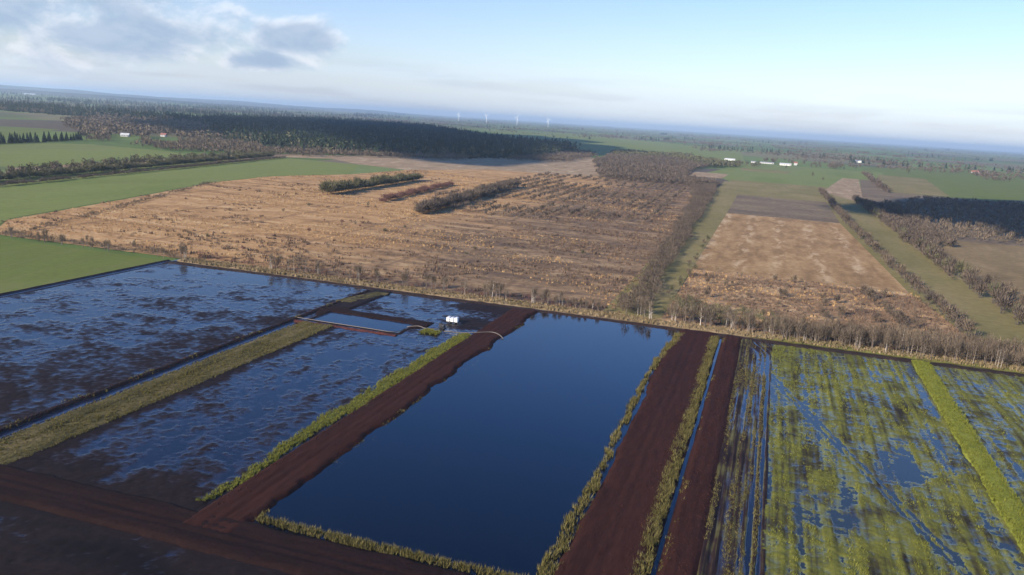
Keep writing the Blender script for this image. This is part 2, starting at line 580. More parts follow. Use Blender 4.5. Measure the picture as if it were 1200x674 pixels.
def striped_tan():
    m, nb, p = new_mat('striped_tan')
    g = nb.n('ShaderNodeNewGeometry').outputs['Position']
    sx = nb.n('ShaderNodeSeparateXYZ')
    nb.link(g, sx.inputs[0])
    med = nb.noise(nb.vmul(g, (1 / 7, 1 / 30, 0)), 1, 5, .62, .4)
    big = nb.noise(nb.vmul(g, (1 / 30, 1 / 60, 0)), 1, 4, .6, .4)
    fx = nb.math('ABSOLUTE', nb.math('SUBTRACT', nb.math('FRACT', nb.math('DIVIDE', nb.math('ADD', sx.outputs[0], nb.math('MULTIPLY', big, 4)), 21)), .5))
    c = nb.ramp(nb.math('ADD', nb.math('MULTIPLY', med, .6), nb.math('MULTIPLY', big, .4)), [(.36, (.20, .118, .050)), (.5, (.30, .182, .080)), (.64, (.38, .245, .112))])
    pale = nb.math('MULTIPLY', nb.math('SUBTRACT', 1.0, nb.smooth(fx, .05, .30)), nb.smooth(med, .46, .66))
    c = nb.mix(nb.math('MULTIPLY', pale, .6), c, (.52, .385, .23))
    fin = nb.noise(nb.vmul(g, (1 / 3, 1 / 4, 0)), 1, 4, .7)
    nb.link(nb.mix(1.0, c, nb.ramp(fin, [(.25, (.7,) * 3), (.75, (1.25,) * 3)]), 'MULTIPLY'), p.inputs['Base Color'])
    p.inputs['Roughness'].default_value = .95
    p.inputs['Specular IOR Level'].default_value = .1
    return m


for _m in (SWARD, SWARD2):
    _nb = NB(_m.node_tree)
    _p = [n_ for n_ in _m.node_tree.nodes if n_.type == 'BSDF_PRINCIPLED'][0]
    _src = _p.inputs['Base Color'].links[0].from_socket
    _g = _nb.n('ShaderNodeNewGeometry').outputs['Position']
    _s = _nb.n('ShaderNodeSeparateXYZ')
    _nb.link(_g, _s.inputs[0])
    _w = _nb.noise(_nb.vmul(_g, (1 / 60, 1 / 60, 0)), 1, 4, .6)
    _f = _nb.math('ABSOLUTE', _nb.math('SUBTRACT', _nb.math('FRACT', _nb.math('DIVIDE', _nb.math('ADD', _s.outputs[0], _nb.math('MULTIPLY', _s.outputs[1], .18)), 18)), .5))
    _c = _nb.mix(_nb.math('MULTIPLY', _nb.math('SUBTRACT', 1.0, _nb.smooth(_f, .02, .06)), .28), _src, (.16, .13, .06))
    _c = _nb.mix(_nb.math('MULTIPLY', _nb.smooth(_w, .52, .68), .45), _c, (.17, .16, .065))
    _nb.link(_c, _p.inputs['Base Color'])
TAN_BROWN = ground_mat('brown_grass', [(.15, .105, .048), (.20, .138, .062), (.25, .18, .088)], 30, (1, 2), 4, 0.3, 0.95, 0.1)
HEATH, FAR, MOSS, TAN_STRIPED = heath_mat(), far_mat(), mossy_mat(), striped_tan()
TWIG = plant_mat('bare_twigs', [(.072, .053, .039), (.122, .092, .064), (.18, .138, .095)], 14)
TWIG_PURPLE = plant_mat('purple_twigs', [(.058, .044, .036), (.098, .074, .056), (.14, .107, .078)], 20)
TWIG_RED = plant_mat('red_twigs', [(.085, .040, .034), (.14, .070, .055), (.20, .11, .075)], 10)
TWIG_OLIVE = plant_mat('olive_twigs', [(.055, .056, .030), (.10, .094, .050), (.15, .13, .072)], 10)
LEAF_DARK = plant_mat('conifer_needles', [(.012, .020, .012), (.022, .034, .018), (.034, .046, .024)], 25)
RUSH = plant_mat('rush', [(.075, .062, .018), (.125, .105, .032), (.18, .15, .06)], 5, .9, .5)
RUSH_GREEN = plant_mat('green_rush', [(.085, .090, .015), (.145, .148, .024), (.21, .20, .045)], 5, .9, .5)
LIME = plant_mat('lime_grass', [(.10, .115, .018), (.16, .172, .024), (.21, .21, .04)], 5, .9, .5)
TUFT = plant_mat('moor_grass', [(.24, .135, .056), (.355, .212, .090), (.47, .325, .16)], 18, .95, .5)
HEATHER = plant_mat('heather', [(.085, .056, .043), (.135, .088, .060), (.195, .13, .082)], 18, .95, .4)


def bark_mat():
    m, nb, p = new_mat('birch_bark')
    oi = nb.n('ShaderNodeObjectInfo').outputs['Random']
    tcn = nb.n('ShaderNodeTexCoord').outputs['Object']
    n = nb.noise(nb.vmul(tcn, (1.2, 1.2, 2.2)), 1, 4, .6)
    c = nb.ramp(oi, [(0, (.12, .09, .07)), (.6, (.20, .155, .12)), (.88, (.30, .245, .19)), (1, (.50, .43, .35))])
    nb.link(nb.mix(1.0, c, nb.ramp(n, [(.35, (.6,) * 3), (.6, (1,) * 3)]), 'MULTIPLY'), p.inputs['Base Color'])
    p.inputs['Roughness'].default_value = .8
    return m


BARK = bark_mat()
BARK_DARK = plain_mat('dark_bark', (.085, .068, .058), .9, 0, .2, .6)
WHITE = plain_mat('white_paint', (.72, .72, .70), .5, 0, .10, 1.2)
ROOF_GREY = plain_mat('grey_roofing', (.30, .30, .31), .7, 0, .12, 3)
ROOF_RED = plain_mat('red_tiles', (.30, .12, .08), .8, 0, .15, 2)
BLACK = plain_mat('black_rubber', (.018, .018, .02), .7, 0, .1, .5)
STEEL = plain_mat('dark_steel', (.06, .06, .065), .5, .3, .2, .5)
GLASS = plain_mat('window_glass', (.02, .025, .03), .08, 0, .05, 1)
PIPE = plain_mat('pale_pipe', (.13, .105, .088), .55, 0, .2, .5)
OFFWHITE = plain_mat('limewash', (.50, .49, .46), .8, 0, .12, 3)
ROOF_PALE = plain_mat('pale_sheet_roof', (.55, .54, .52), .6, 0, .12, 4)
CREAM = plain_mat('cream_wall', (.72, .68, .60), .8, 0, .1, 3)

# ------------------------------------------------------------------ the ground and the far fields
G = 45000
V, F = [], []
rings = [0, 400, 1500, 4000, 9000, 18000, 30000, G]
seg = 48
V.append((0, 0, 0))
for q in rings[1:]:
    for k in range(seg):
        t = 2 * math.pi * k / seg
        V.append((q * math.cos(t), q * math.sin(t), 0))
me = bpy.data.meshes.new('ground')
faces = [(0, 1 + k, 1 + (k + 1) % seg) for k in range(seg)]
for i in range(len(rings) - 2):
    a0, b0 = 1 + i * seg, 1 + (i + 1) * seg
    faces += [(a0 + k, b0 + k, b0 + (k + 1) % seg, a0 + (k + 1) % seg) for k in range(seg)]
me.from_pydata(V, [], faces)
tag(obj('ground', me, FAR), kind='structure')


# low hills on the left skyline
def hills(name, cx, cy, lx, ly, h, rz, seed):
    n = 70
    X, Y = np.meshgrid(np.linspace(-1, 1, n), np.linspace(-1, 1, 24))
    Z = (1 - X ** 2).clip(0) ** .8 * (1 - Y ** 2).clip(0) ** .8
    Z = Z * h * (0.8 + .9 * fbm(X * 3 + seed, Y + seed, 1, oct=4, seed=seed)) - 1.5
    c, s = math.cos(rz), math.sin(rz)
    V = np.stack([(cx + X * lx * c - Y * ly * s).ravel(), (cy + X * lx * s + Y * ly * c).ravel(), Z.ravel()], 1)
    i = np.arange(V.shape[0]).reshape(X.shape)
    F = np.stack([i[:-1, :-1].ravel(), i[:-1, 1:].ravel(), i[1:, 1:].ravel(), i[1:, :-1].ravel()], 1)
    tag(obj(name, mesh_np(name, V, F, True), HILL), kind='structure')


HILL = ground_mat('wooded_hill', [(.020, .026, .020), (.05, .052, .034), (.085, .085, .045)], 700, (2.5, 1), 90, .35, .95, .1)
hills('hill', -15500, 12800, 7500, 2600, 105, R(40), 4)
hills('hill', -9000, 8600, 3600, 900, 42, R(42), 9)
hills('hill', -12500, 17500, 5000, 1500, 70, R(30), 15)

fields = [
    ('green_field', [(-440, 60), (-246, 60), (-246, 291), (-352, 291), (-440, 250)], SWARD, .06),
    ('green_field', [(-362, 300), (-392, 340), (-422, 456), (-463, 600), (-472, 700), (-440, 800), (-505, 950), (-632, 960), (-602, 690), (-565, 520), (-520, 445), (-500, 380), (-480, 300)], SWARD2, .10),
    ('green_field', [(-700, 500), (-655, 560), (-640, 600), (-690, 735), (-672, 850), (-760, 900), (-890, 905), (-960, 780), (-860, 600)], SWARD2, .12),
    ('green_field', [(-1000, 860), (-1240, 1190), (-1420, 1090), (-1150, 790)], SWARD, .10),
    ('grass_field', [(-640, 560), (-575, 490), (-600, 640), (-640, 960), (-560, 1040), (-640, 1080), (-700, 1000), (-668, 800)], TAN, .08),
    ('heath_field', [(-50, 298), (-60, 700), (-82, 1130), (-130, 1180), (-246, 1100), (-373, 1060), (-430, 930), (-436, 800), (-468, 700), (-460, 599), (-419, 456), (-388, 335), (-356, 298)], HEATH, .14),
    ('grass_field', [(-640, 1060), (-510, 955), (-430, 930), (-373, 1060), (-240, 1100), (-190, 1250), (-400, 1800), (-470, 1500)], TAN, .09),
    ('green_field', [(-560, 2350), (-400, 1800), (-240, 2100), (-120, 1750), (-60, 1900), (-150, 3600), (-1300, 5200), (-1700, 4600), (-820, 2700)], SWARD2, .11),
    ('grass_strip', [(-56, 298), (-34, 298), (-36, 760), (-40, 1240), (-68, 1240), (-62, 700)], OLIVE, .17),
    ('scrub_field', [(-34, 298), (84, 298), (76, 345), (70, 425), (-34, 425)], SCRUBGROUND, .12),
    ('tan_field', [(-35, 425), (70, 425), (60, 748), (-37, 748)], TAN_STRIPED, .13),
    ('heather_field', [(-37, 748), (60, 748), (63, 1000), (-42, 1000)], PLOUGH, .12),
    ('grass_field', [(-41, 985), (63, 985), (62, 1165), (90, 1290), (-62, 1290), (-58, 1235)], OLIVE, .155),
    ('heather_field', [(100, 1000), (128, 1000), (160, 1290), (175, 1640), (150, 1640), (118, 1240)], PLOUGH, .175),
    ('tan_field', [(64, 1170), (100, 1010), (118, 1240), (148, 1640), (120, 1640), (82, 1330)], TAN, .185),
    ('grass_field', [(176, 1640), (160, 1290), (240, 1300), (300, 1900), (215, 1950)], OLIVE, .165),
    ('heather_field', [(300, 1300), (430, 1275), (640, 1420), (520, 1560)], PLOUGH, .16),
    ('tan_field', [(-60, 1650), (20, 1650), (34, 1760), (-70, 1760)], OLIVE, .155),
    ('green_field', [(-42, 1000), (63, 1000), (62, 1165), (170, 1500), (240, 2100), (-60, 2100), (-110, 1460), (-60, 1240)], SWARD2, .13),
    ('tan_field', [(-128, 1300), (-76, 1300), (-74, 1450), (-130, 1450)], TAN, .16),
    ('grass_strip', [(82, 298), (110, 298), (96, 1060), (60, 1168), (59, 1000), (58, 748), (68, 425)], OLIVE, .18),
    ('tan_field', [(108, 298), (260, 298), (250, 700), (124, 690), (100, 500)], TAN_BROWN, .15),
    ('scrub_field', [(98, 500), (124, 690), (250, 700), (430, 800), (430, 1260), (160, 1290), (70, 1180), (92, 1060)], PLOUGH, .13),
    ('green_field', [(160, 1300), (430, 1270), (900, 1500), (1500, 3000), (480, 3000), (210, 2300)], SWARD, .12),
]
for nm, pts, m, z in fields:
    poly_sheet(nm, pts, z, m)

# ------------------------------------------------------------------ the peat workings (rectangles in metres)
def wet(seed, size, level, stretch=(1, 1), amp=.22, fine=.10):
    def h(x, y):
        return (level + amp * (fbm(x, y, size * stretch[0], size * stretch[1], 5, seed, .55)) + fine * fbm(x, y, 1.25, 1.25, 3, seed + 40, .75)
                + .05 * fbm(x, y, 45, 45, 2, seed + 60))
    return h


sheet('peat_floor', -246, 141, 30, 297, .022, PEAT_DARK)
# wide flooded peat field on the left
hA = wet(3, 6.5, WL + .030, (1.3, 1), .13, .11)
patch('peat_field', -243, -147, 60, 287, .5, lambda x, y: hA(x, y) + .07 * sstep(x + .25 * (200 - y), -172, -150) + .04 * sstep(-y, -180, -120), PEAT_WET)
sheet('standing_water', -243, -147, 60, 287, WL, PUDDLE)


def ditch_bank(x, y):                         # dark bank between it and the grass strip
    t = x + 145.2 + .5 * fbm(x, y, 7, 7, 3, 5)
    return .28 + .55 * np.exp(-((t + .9) / 1.1) ** 2) - .5 * np.exp(-((t - 1.5) / .9) ** 2) + .12 * fbm(x, y, 1.5, 3, 3, 8)


patch('peat_bank', -149, -141.5, 60, 284, .4, ditch_bank, PEAT_DARK)
patch('grass_strip', -142.5, -129.5, 104, 230, .5,
      lambda x, y: .15 + .5 * sstep(6.5 - np.abs(x + 136), 0, 1.6) + .2 * fbm(x, y, 4, 9, 3, 12) - .16 * np.exp(-((x + 137.5) / .7) ** 2), GRASS_STRIP)
# left wet field beside the pond
hB = wet(21, 5.5, WL + .052, (.8, 1.6), .14, .11)
patch('peat_field', -130.5, -86.8, 104, 233, .4, lambda x, y: hB(x, y) + .16 * sstep(-y, -126, -110) + .14 * sstep(-x, 126, 130) - .05 * np.exp(-((x + 108) / 9) ** 2), PEAT_WET)
sheet('standing_water', -130.5, -90.5, 104, 233, WL + .004, PUDDLE)
patch('green_verge', -94, -85.5, 112, 243, .35,
      lambda x, y: .1 + .6 * sstep(1.1 + 1.2 * sstep(y, 120, 170) - np.abs(x + 89.0 + 2.6 * fbm(x, y, 8, 10, 4, 31)), -.4, 1.5) + .16 * fbm(x, y, 1.6, 2.4, 3, 33), VERGE)


def west_bank(x, y):
    edge = -77.0 + 1.8 * fbm(x, y, 11, 11, 4, 41) + 0.9 * fbm(x, y, 3, 3, 2, 43)
    z = 1.0 * sstep(edge - x, -.7, 1.8) * sstep(x, -88.2, -86.4) + .14 * fbm(x, y, 1.4, 5, 3, 44)
    return z - .05 - .10 * np.exp(-((x + 83.4) / .4) ** 2) - .10 * np.exp(-((x + 81.4) / .4) ** 2)


patch('peat_bank', -88.5, -73.5, 104, 286, .4, west_bank, PEAT_TRACK)
tag(sheet('pond', -78.5, -23.0, 107, 288, .33, WATER), kind='structure')


def east_bank(x, y):
    edge = -27.6 + 1.0 * fbm(x, y, 9, 9, 3, 51) + 1.6 * sstep(y, 250, 283)
    z = .95 * sstep(x - edge, -.6, 3.0) * (1 - .8 * sstep(x, -14.6, -12.4))
    z -= .55 * np.exp(-((x - edge - 1.9) / .8) ** 2) * sstep(-y, -250, -200)
    z = z + .55 * np.exp(-((x + 12.9) / 1.0) ** 2) - .45 * np.exp(-((x + 10.6) / .42) ** 2)
    return z + .12 * fbm(x, y, 1.2, 5, 3, 52) - .10 * np.exp(-((x + 20.7) / .5) ** 2) - .10 * np.exp(-((x + 18.5) / .5) ** 2)


patch('peat_bank', -30.5, -9.4, 104, 288, .4, east_bank, PEAT_TRACK)
sheet('ditch_water', -11.7, -9.4, 104, 284, .11, WATER)


def track_far(x, y):
    return .15 + .75 * sstep(x, -10.4, -9.0) * (1 - .75 * sstep(x, -5.2, -3.2)) + .14 * fbm(x, y, 1.0, 9, 3, 62)


patch('peat_track', -10.4, -2.6, 104, 287, .3, track_far, PEAT_TRACK)


def rutted(x, y):
    xs = x + 5.0 * sstep(y, 262, 286) ** 2                       # the ruts swing left at the far end
    z = WL + .10 + .07 * sstep(-x, -1.5, 1.5) + .07 * sstep(-y, -210, -140) + .28 * fbm(xs, y, .6, 36, 3, 65, .7) + .16 * fbm(xs, y, 4, 11, 4, 66) + .08 * fbm(x, y, .8, 2.5, 2, 67)
    for c in (3.6, 5.1):
        z = z - .22 * np.exp(-((xs - c) / .28) ** 2) + .12 * np.exp(-((xs - c - .6) / .3) ** 2)
    return z + .14 * sstep(-x, 2.2, 4.2) - .3 * sstep(-x, 3.8, 4.6)


def rutted_mat():
    m, nb, p = new_mat('rutted_mud')
    g = nb.n('ShaderNodeNewGeometry').outputs['Position']
    n1 = nb.noise(nb.vmul(g, (1 / .7, 1 / 26, 0)), 1, 4, .6)
    n2 = nb.noise(nb.vmul(g, (1 / 5, 1 / 9, 0)), 1, 4, .6)
    t_ = nb.math('ADD', nb.math('MULTIPLY', n1, .6), nb.math('MULTIPLY', n2, .4))
    c = nb.ramp(t_, [(.40, (.012, .007, .007)), (.50, (.028, .015, .012)), (.56, (.070, .060, .020)), (.66, (.13, .115, .05))])
    nb.link(c, p.inputs['Base Color'])
    wet_edge(nb, p, 0, .17, .18, .8, .5, .10)
    return m


patch('rutted_ground', -5.6, 6.2, 104, 287, .25, rutted, rutted_mat())
sheet('standing_water', -4.6, 6.0, 104, 285, WL - .004, PUDDLE)


def moss_field(seed, side=1):
    base = wet(seed, 6.0, WL + .118, (1, 1.7), .14, .15)

    def h(x, y):
        z = base(x, y) + .24 * fbm(x, y, 1.1, 34, 3, seed + 5) + .09 * fbm(x, y, 12, 2.0, 3, seed + 9)
        # tyre ruts running off aslant
        for off in (-.9, .9):
            d = (x - 9 - off) * .953 - (y - 236) * -.303
            z = z - .22 * np.exp(-(d / .45) ** 2) * sstep(y, 135, 150)
        # one open puddle
        z = z - .26 * np.exp(-((x - 34.5) / 4.0) ** 2 - ((y - 189) / 9) ** 2)
        return z
    return h


patch('flooded_field', 5.6, 50.5, 104, 285, .4, moss_field(71), MOSS)
sheet('standing_water', 5.6, 50.5, 104, 285, WL + .003, PUDDLE_GREEN)
patch('green_bund', 48.6, 56.0, 104, 287, .35,
      lambda x, y: .2 + .9 * sstep(2.8 - np.abs(x - 52.3 + .5 * fbm(x, y, 8, 8, 3, 81)), -.3, 1.6) + .18 * fbm(x, y, 1.4, 2.4, 3, 82), LIME_SWARD)
patch('flooded_field', 54.2, 140, 104, 287, .45, moss_field(91), MOSS)
sheet('standing_water', 54.2, 140, 104, 287, WL - .003, PUDDLE_GREEN)
# the cross track in front and the black field beyond it
patch('peat_track', -165, -20, 96.5, 110.6, .4,
      lambda x, y: .08 + .85 * sstep(y + .6 * fbm(x, y, 9, 9, 3, 101), 97.5, 100) * sstep(-y + .7 * fbm(x, y, 5, 5, 3, 102), -110.4, -108.2)
      + .15 * fbm(x, y, 6, 1.2, 3, 103) - .12 * np.exp(-((y - 102.4) / .5) ** 2) - .12 * np.exp(-((y - 104.6) / .5) ** 2), PEAT)
patch('peat_field', -170, -10, 40, 98.5, .6, wet(111, 7, WL + .15, (2, 1), .12, .12), PEAT_DARK)
sheet('standing_water', -170, -10, 40, 98.5, WL + .002, PUDDLE)


# the bank along the foot of the heath
def north_bank(x, y):
    y0 = 289 + 2.5 * fbm(x, y, 60, 60, 2, 121)
    return .05 + .55 * np.exp(-((y - y0 + 1.6) / 2.2) ** 2) - .5 * np.exp(-((y - y0 - 2.4) / 1.2) ** 2) + .45 * sstep(y, y0 + 3.5, y0 + 5) * sstep(-y, -301, -297) + .14 * fbm(x, y, 4, 1.5, 3, 122)


def verge_mat():
    m, nb, p = new_mat('bank_verge')
    g = nb.n('ShaderNodeNewGeometry').outputs['Position']
    s = nb.n('ShaderNodeSeparateXYZ')
    nb.link(g, s.inputs[0])
    n = nb.noise(nb.vmul(g, (1 / 5, 1 / 2, 0)), 1, 5, .6)
    yy = nb.math('ADD', s.outputs[1], nb.math('MULTIPLY', nb.math('SUBTRACT', n, .5), 4))
    peat = nb.ramp(n, [(.35, (.016, .010, .009)), (.65, (.040, .024, .018))])
    tan = nb.ramp(n, [(.3, (.13, .10, .045)), (.5, (.22, .155, .082)), (.7, (.27, .20, .12))])
    grn = nb.ramp(n, [(.3, (.075, .075, .018)), (.7, (.15, .14, .035))])
    tan = nb.mix(nb.smooth(s.outputs[0], -10, 12), tan, grn)
    nb.link(nb.mix(nb.smooth(yy, 291, 292.6), peat, tan), p.inputs['Base Color'])
    p.inputs['Roughness'].default_value = .9
    p.inputs['Specular IOR Level'].default_value = .15
    return m


patch('bank', -244, 142, 283.5, 301, .5, north_bank, verge_mat())


def green_ditch(x, y):                        # ditch at the edge of the green field
    t = x + 244.5
    return .25 + .35 * sstep(-t, .8, 2.2) - .45 * np.exp(-(t / .9) ** 2) + .25 * np.exp(-((t - 1.6) / .7) ** 2) + .1 * fbm(x, y, 2, 4, 3, 131)


patch('ditch', -247, -242, 60, 291, .4, green_ditch, PEAT_DARK)

# the plot with the settling basin
hN = wet(141, 7, WL + .03, (1.6, 1), .17, .12)


def north_plot(x, y):
    z = hN(x, y)
    ring = np.maximum(np.abs(x + 125) - 15.4, np.abs(y - 239.6 + .02 * (x + 125)) - 6.0)      # distance to the basin edge
    z = np.where(ring < .6, np.minimum(z, .02 + .75 * sstep(ring, -.6, .6)), z)
    z = z + .16 * sstep(x + .3 * y, -30, -14) * sstep(y, 236, 256)
    z = z + .45 * sstep(4.8 - np.abs(x + 141.5), -.5, 1.0) * sstep(y, 250, 254)
    return z


patch('peat_field', -144.5, -85.5, 229.5, 286, .45, north_plot, PEAT_WET)
sheet('standing_water', -142.5, -86.5, 247.5, 285, WL - .002, PUDDLE)
sheet('basin_water', -142.2, -107.8, 232.5, 246.8, .26, WATER)


def basin_bank(x, y):
    ring = np.maximum(np.abs(x + 125) - 15.4, np.abs(y - 239.6 + .02 * (x + 125)) - 6.0) + .5 * fbm(x, y, 4, 4, 3, 145)
    north = sstep(y, 238, 246)
    return -.1 + (.55 + .25 * north) * sstep(ring, -.4, .9) * (1 - sstep(ring, 1.6 + 3.2 * north, 3.2 + 4.2 * north)) + .12 * fbm(x, y, 1.3, 1.3, 3, 146)


patch('basin_bank', -147, -104, 230, 256, .35, basin_bank, PEAT)
patch('grass_strip', -147.5, -136.5, 258, 285, .5,
      lambda x, y: .12 + .72 * sstep(4.0 - np.abs(x + 142 - .25 * (y - 272)), -.4, 1.2) * sstep(12 - np.abs(y - 272), 0, 1.5) + .12 * fbm(x, y, 2, 4, 3, 151), GRASS_STRIP)
patch('peat_bank', -146, -108, 228, 231.6, .3,
      lambda x, y: .1 + .6 * np.exp(-((y - 229.6) / 1.1) ** 2) + .2 * fbm(x, y, .9, .9, 3, 161), PEAT_RED)


# ------------------------------------------------------------------ plant prototypes
def blades(n, h, spread, w, lean=.5, seed=0):
    g = np.random.default_rng(seed)
    V, F = [], []
    for i in range(n):
        a, q = g.uniform(0, 2 * math.pi), spread * math.sqrt(g.uniform())
        x, y = q * math.cos(a), q * math.sin(a)
        hh = h * g.uniform(.6, 1.15)
        t = g.uniform(0, 2 * math.pi)
        l = lean * hh * g.uniform(.2, 1)
        wx, wy = -math.sin(t) * w, math.cos(t) * w
        k = len(V)
        V += [(x - wx, y - wy, -.1), (x + wx, y + wy, -.1), (x + math.cos(t) * l, y + math.sin(t) * l, hh)]
        F.append((k, k + 1, k + 2))
    return np.array(V), np.array(F)


def twig_crown(n, h, rad, base, length, w, seed=0, up=.7, lumps=4):
    """a bare crown: thin slivers fanning out and up through an uneven volume"""
    g = np.random.default_rng(seed)
    lobes = [(g.uniform(-.45, .45) * rad, g.uniform(-.45, .45) * rad, base + (h - base) * g.uniform(.35, .75), rad * g.uniform(.45, .75)) for _ in range(lumps)]
    V, F = [], []
    for i in range(n):
        lx, ly, lz, lr = lobes[g.integers(lumps)]
        d = g.normal(size=3)
        d /= np.linalg.norm(d) + 1e-9
        q = lr * g.uniform(.15, 1.0) ** .6
        p = np.array([lx, ly, lz]) + d * q * np.array([1, 1, (h - base) / (2.0 * rad)])
        p[2] = min(max(p[2], base * .6), h)
        o = p - np.array([0, 0, base + .25 * (h - base)])
        o /= np.linalg.norm(o) + 1e-9
        o = o + np.array([0, 0, up]) + g.normal(size=3) * .35
        o /= np.linalg.norm(o)
        s = np.cross(o, g.normal(size=3))
        s /= np.linalg.norm(s) + 1e-9
        L = length * g.uniform(.6, 1.4)
        k = len(V)
        V += [tuple(p - s * w), tuple(p + s * w), tuple(p + o * L)]
        F.append((k, k + 1, k + 2))
    return np.array(V), np.array(F)


def leaf_mass(n, h, rad, base, size, seed=0, lumps=5):
    g = np.random.default_rng(seed)
    lobes = [(g.uniform(-.5, .5) * rad, g.uniform(-.5, .5) * rad, base + (h - base) * g.uniform(.25, .75), rad * g.uniform(.45, .7)) for _ in range(lumps)]
    V, F = [], []
    for i in range(n):
        lx, ly, lz, lr = lobes[g.integers(lumps)]
        d = g.normal(size=3)
        d /= np.linalg.norm(d) + 1e-9
        p = np.array([lx, ly, lz]) + d * lr * g.uniform(.5, 1.0) * np.array([1, 1, (h - base) / (2.0 * rad)])
        p[2] = min(max(p[2], 0.0), h)
        a, c = g.normal(size=3), g.normal(size=3)
        a = a / np.linalg.norm(a) * size * g.uniform(.6, 1.3)
        c = c / np.linalg.norm(c) * size * g.uniform(.6, 1.3)
        k = len(V)
        V += [tuple(p - a * .5 - c * .3), tuple(p + a * .5), tuple(p + c * .7)]
        F.append((k, k + 1, k + 2))
    return np.array(V), np.array(F)


def conifer(n, h, rad, size, seed=0, base=.08):
    g = np.random.default_rng(seed)
    V, F = [], []
    for i in range(n):
        t = g.uniform(0, 1) ** 1.4
        z = h * (base + (1 - base) * t)
        q = rad * (1 - t) ** .85 * g.uniform(.75, 1.1) + .05
        a = g.uniform(0, 2 * math.pi)
        w = size * (1.1 - .7 * t)
        ca, sa = math.cos(a), math.sin(a)
        k = len(V)
        V += [(-sa * w * .3 + ca * q * .1, ca * w * .3 + sa * q * .1, z + size * .7),
              (ca * q - sa * w, sa * q + ca * w, z - size * .5), (ca * q + sa * w, sa * q - ca * w, z - size * .5 + g.uniform(-.2, .2))]
        F.append((k, k + 1, k + 2))
    return np.array(V), np.array(F)


SHRUB = [twig_crown(64, 3.0, 1.5, .2, .75, .06, 200 + i) for i in range(5)]
SHRUB_FAR = [twig_crown(26, 5.0, 2.6, .4, 2.0, .34, 220 + i) for i in range(5)]
BROAD_FAR = [leaf_mass(26, 10, 4.6, 1.0, 2.9, 240 + i) for i in range(5)]
CONI_FAR = [conifer(20, 15, 3.6, 2.6, 260 + i) for i in range(5)]
TUFTP = [blades(6, .8, .5, .16, .6, 280 + i) for i in range(5)]
TUSSOCK = [blades(14, 1.0, .42, .075, .8, 300 + i) for i in range(6)]
SEDGE = [blades(7, .34, .32, .05, .9, 340 + i) for i in range(6)]
HEATHP = [blades(10, .8, .7, .17, .5, 320 + i) for i in range(5)]

# ------------------------------------------------------------------ fringes of rush by the water
def strip(n, x0, x1, y0, y1, dens=None):
    x, y = rng.uniform(x0, x1, n), rng.uniform(y0, y1, n)
    if dens is not None:
        k = rng.uniform(size=n) < dens(x, y)
        x, y = x[k], y[k]
    return np.stack([x, y], 1)


def fringe_d(x, y):
    edge = -27.6 + 1.0 * fbm(x, y, 9, 9, 3, 51) + 1.6 * sstep(y, 250, 283)
    d = x - edge
    w = 1.5 + 1.2 * sstep(-y, -170, -110) + 1.4 * sstep(y, 240, 262) + 1.2 * fbm(x, y, 7, 7, 3, 402)
    return (sstep(d, -.6, .3) * sstep(w - d, 0, .8)) * (.55 + .9 * fbm(x, y, 4, 4, 2, 401)).clip(.05, 1)


P = strip(6500, -30, -22, 110, 282, fringe_d)
scatter('rush_fringe', TUSSOCK, P, rng.uniform(.55, 1.25, len(P)), RUSH, z=.30)
P = strip(4600, -15.0, -11.2, 108, 284, lambda x, y: sstep(1.5 - np.abs(x + 12.9 + .5 * fbm(x, y, 8, 8, 2, 403)), -.1, .6) * (.75 + .8 * fbm(x, y, 6, 6, 2, 404)).clip(.1, 1))
scatter('rush_fringe', TUSSOCK, P, rng.uniform(.5, 1.15, len(P)), RUSH, z=.45)
P = strip(2600, -77, -26, 108.6, 113, lambda x, y: sstep(1.1 - np.abs(y - 110.9 + .9 * fbm(x, y, 9, 9, 2, 405)), -.1, .5) * (.7 + 1.0 * fbm(x, y, 5, 5, 2, 406)).clip(.05, 1))
scatter('rush_fringe', TUSSOCK, P, rng.uniform(.5, 1.05, len(P)), RUSH, z=.28)
P = strip(7000, -94, -85.5, 112, 242, lambda x, y: sstep(1.0 + 1.2 * sstep(y, 120, 170) - np.abs(x + 89.0 + 2.6 * fbm(x, y, 8, 10, 4, 31)), -.8, .8))
scatter('verge_grass', TUSSOCK, P, rng.uniform(.3, .65, len(P)), RUSH_GREEN, z=.55)
P = strip(8000, 48.8, 55.8, 130, 286, lambda x, y: sstep(2.8 - np.abs(x - 52.3 + .5 * fbm(x, y, 8, 8, 3, 81)), -.2, .6))
scatter('bund_grass', TUSSOCK, P, rng.uniform(.3, .7, len(P)), LIME, z=.85)
P = strip(4500, -142, -130, 106, 229)
scatter('strip_grass', TUSSOCK, P, rng.uniform(.3, .65, len(P)), RUSH, z=.5)
P = strip(160, -103, -97, 236, 241)
scatter('green_tussock', TUSSOCK, P, rng.uniform(.5, .9, len(P)), RUSH_GREEN, z=.5)
P = strip(5200, -243, 140, 292.5, 300)
scatter('bank_grass', TUFTP, P, rng.uniform(.6, 1.3, len(P)), plant_mat('verge_tufts', [(.14, .11, .05), (.22, .16, .085), (.30, .22, .13)], 12), z=.35)

CLOD = []
for i in range(5):
    g_ = np.random.default_rng(360 + i)
    V_ = np.array([(1, 0, 0), (0, 1, 0), (-1, 0, 0), (0, -1, 0), (0, 0, .8), (0, 0, -.5)], float) * g_.uniform(.6, 1.3, (6, 3))
    CLOD.append((V_, np.array([(0, 1, 4), (1, 2, 4), (2, 3, 4), (3, 0, 4), (1, 0, 5), (2, 1, 5), (3, 2, 5), (0, 3, 5)])))


def on(hf, n, x0, x1, y0, y1, dens=None):
    P = strip(n, x0, x1, y0, y1, dens)
    return P, hf(P[:, 0], P[:, 1])


